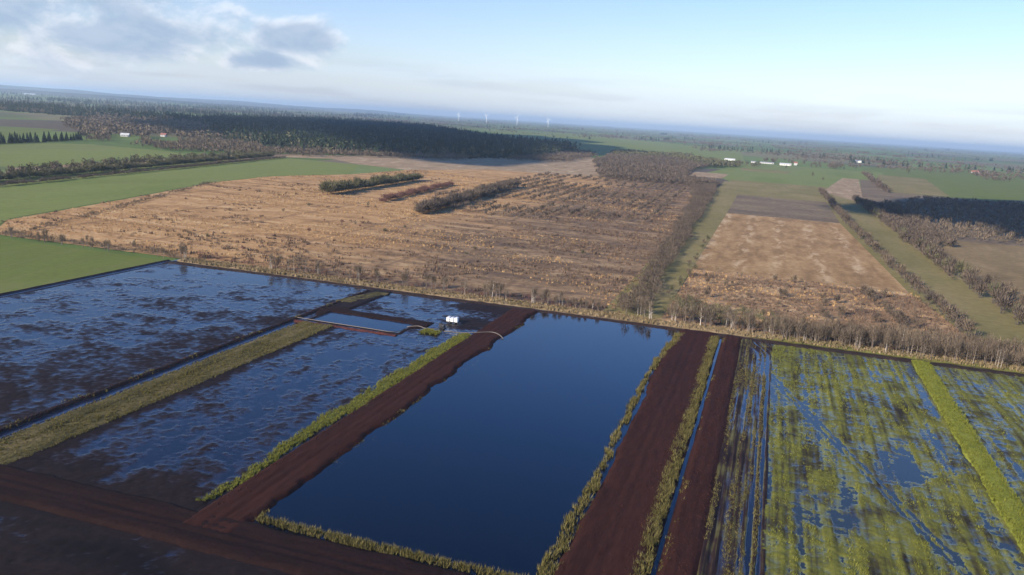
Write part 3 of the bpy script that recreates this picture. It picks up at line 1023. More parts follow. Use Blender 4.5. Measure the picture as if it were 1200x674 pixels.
for hf, x0, x1, y0, y1, n, dn in (
        (west_bank, -87.5, -75.5, 110, 284, 2600, lambda x, y: .15 + .85 * (np.abs(x + 81.5) > 3.4)),
        (east_bank, -25.5, -14.5, 108, 286, 2400, lambda x, y: .15 + .85 * (np.abs(x + 20) > 4)),
        (track_far, -9.4, -3, 108, 285, 1500, None), (ditch_bank, -148, -142.5, 100, 283, 1600, None),
        (lambda x, y: north_bank(x, y), -240, 0, 284.5, 291, 2200, None)):
    P, hh = on(hf, n, x0, x1, y0, y1, dn)
    k = hh > .36
    scatter('peat_clods', CLOD, P[k], rng.uniform(.06, .26, k.sum()) ** 1.0, PEAT_TRACK, z=hh[k])
for hf, x0, x1, y0, y1, n in ((west_bank, -77.5, -75, 112, 283, 900), (ditch_bank, -148.5, -145, 100, 283, 700), (track_far, -10.2, -9.0, 108, 284, 400)):
    P, hh = on(hf, n, x0, x1, y0, y1, lambda x, y: (fbm(x, y, 9, 9, 3, 421) > .05) * 1.0)
    scatter('bank_weeds', SEDGE, P, rng.uniform(.5, 1.6, len(P)), RUSH, z=hh - .03)

for x0, x1, y0, n, sd in ((6.5, 49, 125, 14000, 71), (56, 118, 165, 9000, 91)):
    P = strip(n, x0, x1, y0, 283)
    hh = moss_field(sd)(P[:, 0], P[:, 1])
    k = (hh > WL + .03) & (fbm(P[:, 0], P[:, 1], 1.6, 14, 3, 411) + .5 * fbm(P[:, 0], P[:, 1], 9, 12, 3, 412) > .02)
    scatter('sedge', SEDGE, P[k], rng.uniform(.5, 1.3, k.sum()), RUSH_GREEN, z=hh[k] - .02)
P = strip(9000, -4, 5, 118, 280)
hh = rutted(P[:, 0], P[:, 1])
k = (hh > WL + .04) & (fbm(P[:, 0], P[:, 1], .8, 30, 3, 413) > .10)
scatter('sedge', SEDGE, P[k], rng.uniform(.5, 1.1, k.sum()), RUSH, z=hh[k] - .02)

# ------------------------------------------------------------------ heath cover
HP = fields[5][1]
P = fill(HP, 3.4)
P = P[P[:, 1] < 950]
side = sstep(P[:, 0] + 130 * fbm(P[:, 0], P[:, 1], 90, 70, 3, 503), -250, -130)
k = fbm(P[:, 0], P[:, 1], 60, 25, 3, 501) > -.10 + .35 * side
scatter('moor_grass', TUFTP, P[k], rng.uniform(.6, 1.4, k.sum()), TUFT, z=.1)
k = (fbm(P[:, 0], P[:, 1], 34, 11, 4, 502) + .50 * side - .38 > rng.uniform(-.12, .22, len(P)))
scatter('heather', HEATHP, P[k] + rng.uniform(-2, 2, (k.sum(), 2)), rng.uniform(.8, 1.9, k.sum()), HEATHER, z=.1)
P = fill(fields[9][1], 2.6)
k = fbm(P[:, 0], P[:, 1], 22, 12, 4, 511) > -.05
scatter('moor_grass', TUFTP, P[k], rng.uniform(.6, 1.3, k.sum()), TUFT, z=.1)
scatter('heather', HEATHP, P[~k], rng.uniform(.7, 1.5, (~k).sum()), HEATHER, z=.1)
# rows of young trees on the far half of the heath
rows = []
for i, x in enumerate(np.arange(-268, -84, 14.0)):
    y = np.arange(560, 1060, 4.5)
    rows.append(np.stack([x - (y - 560) * .03 + rng.normal(0, .8, len(y)), y + rng.normal(0, 1.5, len(y))], 1))
P = np.vstack(rows)
k = fbm(P[:, 0], P[:, 1], 70, 26, 3, 505) > -.10 + .25 * sstep(-P[:, 1], -700, -560)
scatter('young_trees', SHRUB_FAR, P[k], rng.uniform(.6, 1.0, k.sum()), TWIG_PURPLE, z=.1)
rows = []
for y in np.arange(338, 560, 22.0):
    x = np.arange(-235, -58, 2.4)
    rows.append(np.stack([x + rng.normal(0, .8, len(x)), y + 4 * fbm(x, x * 0 + y, 50, 50, 2, 520) + rng.normal(0, 1.3, len(x))], 1))
P = np.vstack(rows)
k = fbm(P[:, 0], P[:, 1], 30, 30, 3, 521) + .5 * sstep(P[:, 0], -230, -90) > .14
scatter('young_trees', SHRUB, P[k], rng.uniform(.35, .8, k.sum()), TWIG_PURPLE, z=.1)
P = fill([(-52, 310), (-300, 310), (-330, 450), (-300, 620), (-62, 620)], 9)
k = fbm(P[:, 0], P[:, 1], 50, 16, 3, 507) + .35 * sstep(P[:, 0], -250, -80) > rng.uniform(.05, .75, len(P))
scatter('low_scrub', SHRUB, P[k], rng.uniform(.4, .95, k.sum()), TWIG, z=.1)

# woods and scrub belts that read as one mass
def wood(name, poly, spacing, protos, m, s0, s1, edge=12, seed=3, z=.1):
    P = fill(poly, spacing, .95, edge, seed)
    for hx, hy in ((-1046, 1136), (-1044, 1226)):            # yards of the two farmhouses
        t_ = (P[:, 0] * hx + P[:, 1] * hy) / math.hypot(hx, hy)
        off = np.abs(P[:, 0] * hy - P[:, 1] * hx) / math.hypot(hx, hy)
        P = P[~((off < 22) & (t_ > math.hypot(hx, hy) - 260) & (t_ < math.hypot(hx, hy) + 14))]
    return scatter(name, protos, P, rng.uniform(s0, s1, len(P)), m, z=z, zscale=rng.uniform(.8, 1.2, len(P)))


wood('scrub_belt', [(-39, 302), (-50, 302), (-59, 500), (-74, 800), (-96, 1040), (-70, 1160), (-57, 800), (-46, 420)], 2.5, SHRUB, TWIG_PURPLE, .8, 1.8, 5)
wood('scrub_wood', [(-215, 1060), (-330, 1560), (-366, 1900), (-241, 2000), (-130, 1700), (-137, 1382), (-110, 1180), (-72, 1170), (-80, 1060)], 5.2, SHRUB_FAR, TWIG_PURPLE, .8, 1.5, 14)
wood('olive_wood', [(-360, 1850), (-250, 1960), (-130, 1660), (-60, 1800), (-240, 2250), (-400, 2100)], 8, BROAD_FAR, TWIG_OLIVE, .7, 1.2, 20)
wood('scrub_wood', [(-440, 1330), (-350, 1420), (-380, 1800), (-440, 2000), (-460, 1700)], 7, SHRUB_FAR, TWIG_PURPLE, .8, 1.5, 18)
wood('scrub_wood', [(-1000, 1000), (-760, 905), (-640, 1010), (-590, 1110), (-480, 1200), (-480, 1330), (-900, 1230)], 7, SHRUB_FAR, TWIG, .8, 1.6, 25)
wood('conifer_forest', [(-937, 1235), (-1950, 2500), (-2200, 3700), (-1671, 3800), (-840, 2500), (-580, 2330), (-450, 1900), (-440, 1500), (-480, 1290), (-590, 1160), (-739, 1100)], 13, CONI_FAR, LEAF_DARK, .65, 1.5, 45)
wood('mixed_forest', [(-937, 1235), (-1950, 2500), (-2200, 3700), (-1671, 3800), (-840, 2500), (-580, 2330), (-450, 1900), (-440, 1500), (-480, 1290), (-590, 1160), (-739, 1100)], 24, BROAD_FAR, TWIG_OLIVE, .9, 1.7, 60, 8)
wood('bare_wood', [(-1000, 1010), (-1240, 1210), (-1600, 1560), (-1750, 1800), (-1300, 2000), (-960, 1480), (-945, 1240)], 12, BROAD_FAR, TWIG, .8, 1.4, 30)
wood('conifer_belt', [(-2400, 1900), (-1960, 1860), (-1500, 1980), (-1280, 2050), (-1380, 2300), (-2000, 2350), (-2700, 2300)], 15, CONI_FAR, LEAF_DARK, .6, 1.5, 45)
wood('mixed_forest', [(-2400, 1900), (-1960, 1860), (-1500, 1980), (-1280, 2050), (-1380, 2300), (-2000, 2350), (-2700, 2300)], 26, BROAD_FAR, TWIG, .9, 1.7, 60, 8)
wood('scrub_wood', [(124, 700), (250, 706), (420, 810), (420, 1240), (190, 1200), (128, 1000)], 7.0, SHRUB_FAR, TWIG, .4, 1.25, 40)
wood('scrub_belt', [(120, 640), (127, 640), (134, 980), (124, 1000)], 3.2, SHRUB_FAR, TWIG_PURPLE, .8, 1.2, 3)
wood('scrub_belt', [(150, 1260), (156, 1260), (186, 1900), (178, 1900)], 6, BROAD_FAR, TWIG_PURPLE, .5, .9, 6)
wood('scrub_belt', [(98, 470), (122, 690), (124, 980), (98, 1060), (95, 800)], 3.6, SHRUB_FAR, TWIG_PURPLE, .55, 1.0, 5)
wood('low_scrub', [(-33, 303), (82, 303), (74, 350), (66, 425), (-33, 425)], 7, SHRUB, TWIG, .5, 1.1, 6)
wood('tall_scrub', [(8, 297), (128, 296), (120, 318), (70, 326), (8, 312)], 2.0, SHRUB, TWIG, .8, 1.9, 5)
wood('low_scrub', [(-34, 302), (10, 302), (10, 326), (-34, 340)], 3.0, SHRUB, TWIG_OLIVE, .7, 1.4, 5)
wood('bank_scrub', [(-356, 293), (-246, 293), (-246, 300), (-356, 303)], 2.8, SHRUB, TWIG, .5, 1.3, 2)
wood('bank_scrub', [(-244, 298), (-56, 300), (-56, 309), (-244, 308)], 3.6, SHRUB, TWIG_RED, .35, .95, 4)

# the far countryside: woods and hedges dwindling to the skyline
wl, wb = [], []
g2 = np.random.default_rng(77)
for i in range(900):
    d = 2300 * math.exp(g2.uniform(0, 2.35))
    a = R(g2.uniform(-58, 26))
    cx, cy = d * math.sin(a), d * math.cos(a)
    left = a < R(-24)
    L, W = g2.uniform(120, 520) * (1.5 if left else 1), g2.uniform(12, 60) * (2.2 if left else 1)
    if abs(cx + 1300) < 1100 and cy < 4000 and cx < -300:
        continue
    if -350 < cx < 120 and cy < 3000:
        continue
    o = g2.choice([R(2), R(90), R(35), R(-4)]) + g2.normal(0, .1)
    n = int(min(90, 6 + L * W / (260 + d * .16)))
    p = np.stack([g2.uniform(-.5, .5, n) * L, g2.uniform(-.5, .5, n) * W], 1)
    c, s = math.cos(o), math.sin(o)
    p = np.stack([cx + p[:, 0] * c - p[:, 1] * s, cy + p[:, 0] * s + p[:, 1] * c], 1)
    (wl if g2.uniform() < (.42 if left else .06) else wb).append(p)
P = np.vstack(wl)
scatter('distant_conifers', CONI_FAR, P, rng.uniform(.8, 1.3, len(P)) * (1 + np.hypot(P[:, 0], P[:, 1]) / 16000), LEAF_DARK, zscale=.8)
P = np.vstack(wb)
scatter('distant_trees', BROAD_FAR, P, rng.uniform(.7, 1.2, len(P)) * (1 + np.hypot(P[:, 0], P[:, 1]) / 16000), TWIG, zscale=.8)


# ------------------------------------------------------------------ single trees and bushes
def birch_parts(seed, h):
    g = random.Random(seed)
    parts = []
    tips = []
    for s in range(g.choice((1, 2, 2, 3))):
        x, y = g.uniform(-.5, .5), g.uniform(-.5, .5)
        lx, ly = g.uniform(-.6, .6), g.uniform(-.6, .6)
        hh = h * g.uniform(.8, 1.0)
        path = [(x + lx * t ** 1.5, y + ly * t ** 1.5, -.5 + (hh + .5) * t) for t in (0, .25, .5, .75, 1)]
        parts.append(tube(path, [.14, .12, .09, .06, .02], 5))
        for q in range(5):
            t = g.uniform(.35, .9)
            a = g.uniform(0, 6.283)
            L = (1.05 - t) * g.uniform(1.4, 2.4)
            p0 = Vector((x + lx * t ** 1.5, y + ly * t ** 1.5, -.5 + (hh + .5) * t))
            p1 = p0 + Vector((math.cos(a) * L, math.sin(a) * L, L * .8))
            parts.append(tube([p0, p1], [.05, .02], 4, False))
    return quads_to_mesh('birch_trunk', parts)


birch_protos = []
for i in range(7):
    h = 6.2 + i * .62
    tm = birch_parts(600 + i, h)
    V_, F_ = twig_crown(170, h * 1.05, 1.5 + .1 * i, h * .15, 1.4, .055, 620 + i, 1.0, 6)
    cm = mesh_np('birch_crown', V_, F_)
    tm.materials.append(BARK)
    cm.materials.append(TWIG)
    birch_protos.append((tm, cm))


def birch(x, y, k, s, label, group, z=.1):
    e = tag(empty('birch_tree', (x, y, z), random.uniform(0, 6.28)), label, 'tree', group)
    e.scale = (s, s, s)
    tm, cm = birch_protos[k]
    obj('trunk', tm, None, e)
    obj('crown', cm, None, e)


def stretch(n, x0, x1, y0, y1, ks, s0, s1, label, group):
    for i in range(n):
        x = random.uniform(x0, x1)
        birch(x, random.uniform(y0, y1), random.choice(ks), random.uniform(s0, s1), label, group)


stretch(16, -352, -250, 293.5, 299, (0, 1, 2), .55, .85, 'small bare birch on the verge along the top edge of the bright green field', 'birches above the bright green field')
stretch(3, -248, -243, 296, 300, (2, 3), .8, 1.0, 'pale birch at the corner where the green field meets the flooded peat', 'birches at the green field corner')
stretch(12, -200, -178, 297, 304, (2, 3, 4), .7, 1.0, 'pale stemmed birch in the small clump above the flooded peat field', 'birch clump above the flooded field')
stretch(34, -170, -78, 297, 304, (1, 2, 3, 4), .6, .95, 'white stemmed birch on the heath bank behind the white pump trailer', 'birches behind the pump trailer')
stretch(14, -78, -52, 298, 303, (0, 1, 2), .5, .8, 'short bare birch on the heath bank behind the big pond', 'birches behind the pond')
stretch(5, -47, -40, 299, 306, (4, 5), .8, 1.0, 'tall pale birch at the foot of the long purple scrub belt', 'birches at the foot of the scrub belt')
stretch(34, -38, 6, 297, 306, (1, 2, 3), .7, 1.0, 'slender pale birch in the row beyond the twin peat tracks', 'birches beyond the peat tracks')
stretch(62, 6, 52, 293.5, 304, (3, 4, 5, 6), .65, .9, 'tall bare birch in the dense row beyond the striped flooded field', 'birches beyond the striped field')
stretch(66, 52, 112, 293.0, 304, (4, 5, 6), .65, .92, 'tall bare birch in the dense row right of the green bund', 'birches right of the green bund')

bush_protos = []
for i in range(5):
    V_, F_ = twig_crown(170, 4.6, 2.3, .4, 1.2, .12, 700 + i, .6, 5)
    cm = mesh_np('bush_crown', V_, F_)
    sm = quads_to_mesh('bush_stem', [tube([(dx, dy, -.4), (dx * 3, dy * 3, 2.4)], [.13, .05], 5) for dx, dy in ((.1, .1), (-.2, .05), (.05, -.25))])
    sm.materials.append(BARK_DARK)
    bush_protos.append((sm, cm))


def bush(x, y, s, m, label, group, name='bush', cat='bush', z=.1, zs=1.0):
    e = tag(empty(name, (x, y, z), random.uniform(0, 6.28)), label, cat, group)
    e.scale = (s, s, s * zs)
    sm, cm = random.choice(bush_protos)
    obj('stem', sm, None, e)
    o = obj('crown', cm, None, e)
    if not cm.materials:
        cm.materials.append(TWIG)
    o.material_slots[0].link = 'OBJECT'
    o.material_slots[0].material = m


def bush_row(pts, gap, s0, s1, mats, label, group, skip=.12, wob=1.0, zs=1.0):
    for (xa, ya), (xb, yb) in zip(pts[:-1], pts[1:]):
        n = max(1, int(math.hypot(xb - xa, yb - ya) / gap))
        for i in range(n):
            if random.random() < skip:
                continue
            t = (i + random.random() * .8) / n
            bush(xa + (xb - xa) * t + random.gauss(0, wob), ya + (yb - ya) * t, random.uniform(s0, s1), random.choice(mats), label, group, zs=zs)


bush_row([(77, 335), (71, 470), (64, 745)], 6.0, .8, 1.45, (TWIG_PURPLE, TWIG), 'dark bush in the row left of the olive grass strip', 'bushes left of the olive strip', .08)
bush_row([(64, 745), (60, 1165)], 8, 1.1, 1.7, (TWIG_PURPLE,), 'dark bush in the row left of the olive grass strip', 'bushes left of the olive strip', .05)
bush_row([(105, 350), (101, 560), (94, 1050)], 7.5, 1.2, 2.0, (TWIG_PURPLE, TWIG_PURPLE, TWIG_OLIVE), 'dark bush in the row right of the olive grass strip', 'bushes right of the olive strip', .06, 1.6)
bush_row([(112, 360), (112, 470)], 7, .9, 1.6, (TWIG, TWIG_PURPLE), 'tall grey bush in the thicket at the right edge', 'thicket at the right edge', .1, 4)
bush_row([(55, 335), (47, 410)], 4.5, .7, 1.2, (TWIG_PURPLE, TWIG), 'grey bush in the short slanting row inside the scrub field', 'short row in the scrub field', .1)
bush_row([(-36, 345), (-35, 415), (-37, 560)], 10, .4, .8, (TWIG_OLIVE, TWIG), 'small bush along the left edge of the tan field', 'bushes at the tan field edge', .2)
for i in range(34):
    bush(random.uniform(-30, 66), random.uniform(318, 425), random.uniform(.4, .95), random.choice((TWIG, TWIG_PURPLE)),
         'low bare bush scattered among the scrub below the tan field', 'bushes in the scrub field')
for i in range(18):
    bush(random.uniform(-330, -70), random.uniform(315, 560), random.uniform(.3, .6), random.choice((TWIG, TWIG_RED, TWIG_OLIVE)),
         'small lone bush dotted over the orange heath', 'bushes on the heath')


def hedge(pts, h, w, m, protos_m, label, n, seed):
    """a clipped row grown together: crown mass over a line of stems"""
    (xa, ya), (xb, yb) = pts
    e = tag(empty('hedge', (xa, ya, .1)), label, 'hedge')
    L = math.hypot(xb - xa, yb - ya)
    ang = math.atan2(yb - ya, xb - xa)
    e.rotation_euler = (0, 0, ang)
    t = rng.uniform(0, 1, n) * L
    P = np.stack([t, rng.normal(0, w * .25, n)], 1)
    hh = h / 3.0 * (1 + .75 * fbm(t, t * 0 + seed, 9, 9, 4, seed, .7)) * rng.uniform(.6, 1.15, n)
    scatter('crown', SHRUB, P, hh, m, kind=None, parent=e)
    quads = [tube([(x, random.gauss(0, w * .2), -.4), (x + .2, random.gauss(0, w * .2), h * .5)], [.12, .05], 4) for x in np.arange(1, L, 5)]
    tag(obj('undergrowth', quads_to_mesh('hedge_stems', quads), BARK_DARK, e), kind='stuff')


hedge([(-345, 592), (-358, 800)], 7.5, 8, TWIG_OLIVE, None, 'long dark olive hedge on the heath, farthest left of three', 1100, 1)
hedge([(-288, 575), (-310, 775)], 4.0, 7, TWIG_RED, None, 'low reddish hedge between the two taller hedges on the heath', 700, 2)
hedge([(-234, 528), (-256, 820)], 7.5, 9, TWIG_PURPLE, None, 'long dark hedge on the heath, nearest and farthest right of three', 1500, 3)
hedge([(-345, 300), (-460, 600)], 1.6, 5, TWIG, None, 'thin low brown hedge between green field and orange heath', 500, 4)

# tree-lined hedge between the two left green fields
tree_protos = []
for i in range(5):
    V_, F_ = leaf_mass(150, 9.5, 4.0, .8, 1.15, 800 + i, 6)
    cm = mesh_np('tree_crown', V_, F_)
    tm = quads_to_mesh('tree_trunk', [tube([(0, 0, -.5), (.1, .05, 2.5), (.2, -.1, 6)], [.3, .22, .08], 6)]
                       + [tube([(.1, .05, 2.5 + q * .5), (math.cos(q * 2.1) * 2, math.sin(q * 2.1) * 2, 5 + q * .3)], [.12, .04], 4, False) for q in range(4)])
    tm.materials.append(BARK_DARK)
    tree_protos.append((tm, cm))


def tree(x, y, s, m, label, group=None, name='bushy_tree', zs=1.0):
    e = tag(empty(name, (x, y, .1), random.uniform(0, 6.28)), label, 'tree', group)
    e.scale = (s, s, s * zs)
    tm, cm = random.choice(tree_protos)
    obj('trunk', tm, None, e)
    o = obj('crown', cm, None, e)
    if not cm.materials:
        cm.materials.append(TWIG)
    o.material_slots[0].link = 'OBJECT'
    o.material_slots[0].material = m


pts = [(-545, 440), (-580, 560), (-612, 690), (-640, 850), (-650, 975)]
for (xa, ya), (xb, yb) in zip(pts[:-1], pts[1:]):
    n = int(math.hypot(xb - xa, yb - ya) / 4.2)
    for i in range(n):
        t = (i + random.random()) / n
        tree(xa + (xb - xa) * t + random.gauss(0, 3.5) - 5, ya + (yb - ya) * t, random.uniform(.75, 1.25), random.choice((TWIG_OLIVE, TWIG_OLIVE, TWIG_PURPLE, TWIG)),
             'olive brown tree in the long hedgerow between the two left green fields', 'hedgerow between the left green fields')
hedge([(-548, 440), (-642, 960)], 6.0, 9, TWIG_OLIVE, None, 'dense dark undergrowth hedge beneath the hedgerow trees at left', 2600, 6)
hedge([(-522, 440), (-622, 960)], 3.0, 5, TWIG_PURPLE, None, 'low dark hedge along the near foot of the hedgerow trees', 1500, 5)

for x, y, s, m, lab in [
    (-905, 3400, 1.5, TWIG_OLIVE, 'lone round tree far out on the pale green fields'),
    (-850, 3420, 1.2, TWIG_OLIVE, 'smaller tree right of the lone round far tree'),
    (-770, 3500, 1.9, LEAF_DARK, 'dark conifer tree standing far out on the green fields'),
    (22, 1905, .9, TWIG_OLIVE, 'small tree on the green field in front of the white barns'),
    (66, 1600, 1.0, TWIG_OLIVE, 'small leaning tree in the field right of the white barns'),
    (78, 1480, .8, TWIG_OLIVE, 'lowest small tree in the field right of the barns'),
    (300, 2150, 1.5, TWIG_OLIVE, 'lone field tree on the right green field'),
    (370, 2300, 1.8, TWIG, 'broad brown tree among the right farm fields'),
    (470, 2500, 2.0, TWIG, 'large brown tree left of the far right farmhouse'),
]:
    tree(x, y, s, m, lab)

con_protos = []
for i in range(4):
    V_, F_ = conifer(170, 12, 3.6, 1.3, 900 + i)
    cm = mesh_np('spruce_crown', V_, F_)
    cm.materials.append(LEAF_DARK)
    tm = quads_to_mesh('spruce_trunk', [tube([(0, 0, -.5), (0, 0, 6), (0, 0, 11.5)], [.28, .16, .03], 6)])
    tm.materials.append(BARK_DARK)
    con_protos.append((tm, cm))
for i in range(34):
    t = (i + random.uniform(.1, .9)) / 34
    e = tag(empty('spruce_tree', (-905 - 70 * t + random.gauss(0, 3), 740 + 235 * t, .1), random.uniform(0, 6.28)),
            'dark spruce in the row behind the left green field', 'tree', 'spruces behind the left green field')
    s = random.uniform(.75, 1.2)
    e.scale = (s, s, s)
    tm, cm = random.choice(con_protos)
    obj('trunk', tm, None, e)
    obj('crown', cm, None, e)

# farm trees round the barns
for i in range(16):
    x, y = random.uniform(-95, -25), random.uniform(1850, 1990)
    tree(x, y, random.uniform(.7, 1.3), random.choice((TWIG_OLIVE, TWIG)), 'grey green tree in the clump in front of the white barns', 'clump in front of the barns')
for i in range(26):
    x, y = random.uniform(60, 190), random.uniform(2050, 2300)
    tree(x, y, random.uniform(.8, 1.5), random.choice((TWIG_PURPLE, TWIG)), 'bare tree in the grove right of the white barns', 'grove right of the barns')
for i in range(14):
    x, y = random.uniform(-30, 60), random.uniform(2240, 2330)
    tree(x, y, random.uniform(.9, 1.4), random.choice((TWIG_PURPLE, TWIG)), 'bare tree showing over the roofs behind the white barns', 'trees behind the barns')


# ------------------------------------------------------------------ farm buildings
def building(name, label, cat, x, y, L, W, h, roof_h, rz, wall_m, roof_m, nwin):
    e = tag(empty(name, (x, y, .1), rz), label, cat)
    obj('wall', quads_to_mesh('wall', [box(-L / 2, L / 2, -W / 2, W / 2, -.3, h)]), wall_m, e)
    o = .5
    ev, tv = h + .01, h + roof_h
    V = [(-L / 2 - o, -W / 2 - o, ev), (L / 2 + o, -W / 2 - o, ev), (L / 2 + o, W / 2 + o, ev), (-L / 2 - o, W / 2 + o, ev), (-L / 2 - o, 0, tv), (L / 2 + o, 0, tv)]
    me = bpy.data.meshes.new('roof')
    me.from_pydata(V, [], [(0, 1, 5, 4), (2, 3, 4, 5), (0, 4, 3), (1, 2, 5), (3, 2, 1, 0)])
    obj('roof', me, roof_m, e)
    for i in range(nwin):
        cx = -L / 2 + L * (i + .7) / (nwin + .4)
        w = obj('window', quads_to_mesh('window', [box(cx - .7, cx + .7, -W / 2 - .06, -W / 2 + .1, h * .4, h * .4 + 1.2)]), WHITE, e)
        obj('pane', quads_to_mesh('pane', [box(cx - .58, cx + .58, -W / 2 - .09, -W / 2 - .055, h * .4 + .12, h * .4 + 1.08)]), GLASS, w)
    cx = L * .42
    obj('door', quads_to_mesh('door', [box(cx - .6, cx + .6, -W / 2 - .07, -W / 2 + .1, 0, min(h - .3, 2.3))]), STEEL, e)
    return e


building('barn', 'long white barn on its own, leftmost of the farm buildings', 'barn', -113, 2185, 26, 11, 3.6, 1.6, R(0), WHITE, ROOF_PALE, 5)
building('barn', 'small white shed between the tree clump and the long low barn', 'barn', -53, 2130, 12, 8, 2.8, 1.6, R(0), OFFWHITE, ROOF_GREY, 2)
building('barn', 'long low white barn behind the clump of trees', 'barn', -22, 2140, 34, 10, 2.6, 1.6, R(-3), OFFWHITE, ROOF_GREY, 6)
building('barn', 'cream barn with pale roof at the centre of the farm', 'barn', 22, 2110, 26, 12, 3, 2.6, R(4), CREAM, ROOF_PALE, 4)
building('farmhouse', 'white farmhouse gable at the right end of the barns', 'house', 47, 2180, 8, 12, 5, 3.5, R(0), OFFWHITE, ROOF_RED, 2)
building('farmhouse', 'white farmhouse with red roof alone on the far right fields', 'house', 537, 2620, 18, 10, 3.5, 4, R(8), OFFWHITE, ROOF_RED, 4)
building('barn', 'small pale barn behind the far right grove', 'barn', 250, 2900, 24, 12, 5, 3, R(0), CREAM, ROOF_GREY, 3)
building('farmhouse', 'white farmhouse with slanting roof among the bare woods at left', 'house', -1046, 1136, 13, 8, 2.6, 3.4, R(28), OFFWHITE, ROOF_PALE, 3)
building('farmhouse', 'white cottage right of the slant roofed farmhouse at left', 'house', -1044, 1226, 9, 8, 3.2, 3, R(20), OFFWHITE, ROOF_RED, 2)
building('factory', 'pale works building far off on the left skyline', 'factory', -7300, 6640, 110, 40, 14, 3, R(42), WHITE, WHITE, 8)


# ------------------------------------------------------------------ wind turbines
def turbine(x, y, phase, label):
    e = tag(empty('wind_turbine', (x, y, 0), R(-20)), label, 'wind turbine', 'wind turbines on the skyline')
    obj('tower', quads_to_mesh('tower', [tube([(0, 0, -.5), (0, 0, 40), (0, 0, 80)], [3.4, 2.8, 2.0], 10)], True), WHITE, e)
    obj('nacelle', quads_to_mesh('nacelle', [box(-2.2, 2.2, -6, 5, 78.5, 82.8)]), WHITE, e)
    hub = obj('hub', quads_to_mesh('hub', [tube([(0, -5.9, 80.7), (0, -8.2, 80.7), (0, -9.0, 80.7)], [2, 1.8, .5], 8)], True), WHITE, e)
    for k in range(3):
        a = phase + k * 2 * math.pi / 3
        d = Vector((math.sin(a), 0, math.cos(a)))
        c = Vector((0, -7.4, 80.7))
        s = d.cross(Vector((0, 1, 0)))
        V, F = [], []
        for t, w, th in ((1.2, 1.0, .9), (8, 2.3, .5), (22, 1.5, .3), (40, .4, .12)):
            p = c + d * t
            V += [tuple(p - s * w), tuple(p + Vector((0, th, 0))), tuple(p + s * w), tuple(p - Vector((0, th, 0)))]
        for i in range(3):
            for q in range(4):
                F.append((i * 4 + q, i * 4 + (q + 1) % 4, (i + 1) * 4 + (q + 1) % 4, (i + 1) * 4 + q))
        obj('blade', quads_to_mesh('blade', [(np.array(V), np.array(F))]), WHITE, e)


turbine(-3760, 9560, .3, 'white wind turbine on the skyline, farthest left of four')
turbine(-3180, 8950, 1.0, 'white wind turbine on the skyline, second from the left')
turbine(-2800, 8900, .6, 'white wind turbine on the skyline, third from the left')
turbine(-2330, 8500, 1.5, 'white wind turbine on the skyline, farthest right of four')

# ------------------------------------------------------------------ the pump trailer, pump and pipes
t = tag(empty('pump_trailer', (-98.6, 254.2, .42), R(4)), 'small white three bay trailer parked on the wet peat beside the basin', 'trailer')
t.scale = (.85, .85, .85)
obj('chassis', quads_to_mesh('chassis', [box(-2.4, 2.4, -.95, .95, .45, .62), box(2.4, 3.6, -.06, .06, .48, .58), box(-2.3, -2.1, -.8, -.7, 0, .45), box(2.1, 2.3, -.8, -.7, 0, .45)]), STEEL, t)
for i in range(3):
    x0 = -2.4 + i * 1.62
    ht = (2.15, 2.05, 2.2)[i]
    bay = obj('bay', quads_to_mesh('bay', [box(x0, x0 + 1.34, -1.05, 1.05, .63, ht)]), WHITE, t)
    obj('door_panel', quads_to_mesh('door_panel', [box(x0 + .12, x0 + 1.22, -1.085, -1.04, .75, ht - .15)]), WHITE, bay)
    obj('latch', quads_to_mesh('latch', [box(x0 + 1.1, x0 + 1.18, -1.13, -1.08, 1.3, 1.6)]), STEEL, bay)
    V = [(x0 - .04, -1.15, ht + .01), (x0 + 1.38, -1.15, ht + .01), (x0 + 1.38, 1.15, ht + .01), (x0 - .04, 1.15, ht + .01),
         (x0 + .2, -1.1, ht + .18), (x0 + 1.14, -1.1, ht + .18), (x0 + 1.14, 1.1, ht + .18), (x0 + .2, 1.1, ht + .18)]
    obj('roof', quads_to_mesh('roof', [(np.array(V), BOXF)]), WHITE, bay)
for sx in (-1.0, 1.0):
    for sy in (-1.0, 1.0):
        w = obj('wheel', quads_to_mesh('wheel', [tube([(sx, sy - .12, .36), (sx, sy + .12, .36)], [.38, .38], 12)]), BLACK, t)
        obj('rim', quads_to_mesh('rim', [tube([(sx, sy - .14, .36), (sx, sy + .14, .36)], [.2, .2], 10)]), STEEL, w)

p = tag(empty('water_pump', (-99.2, 246.6, .42), R(-30)), 'dark skid mounted water pump on the mud in front of the white trailer', 'pump')
obj('skid', quads_to_mesh('skid', [box(-1.5, 1.5, -.7, -.55, 0, .18), box(-1.5, 1.5, .55, .7, 0, .18), box(-1.3, -1.1, -.56, .56, .05, .16), box(1.1, 1.3, -.56, .56, .05, .16)]), STEEL, p)
obj('engine', quads_to_mesh('engine', [box(-1.3, .2, -.5, .5, .17, 1.25), box(-.9, -.75, -.08, .08, 1.25, 1.7)]), BLACK, p)
obj('pump_casing', quads_to_mesh('pump_casing', [tube([(.2, 0, .65), (.9, 0, .65), (1.05, 0, .65)], [.5, .5, .3], 12), tube([(.6, 0, .9), (.6, 0, 1.4)], [.16, .2], 8)]), STEEL, p)


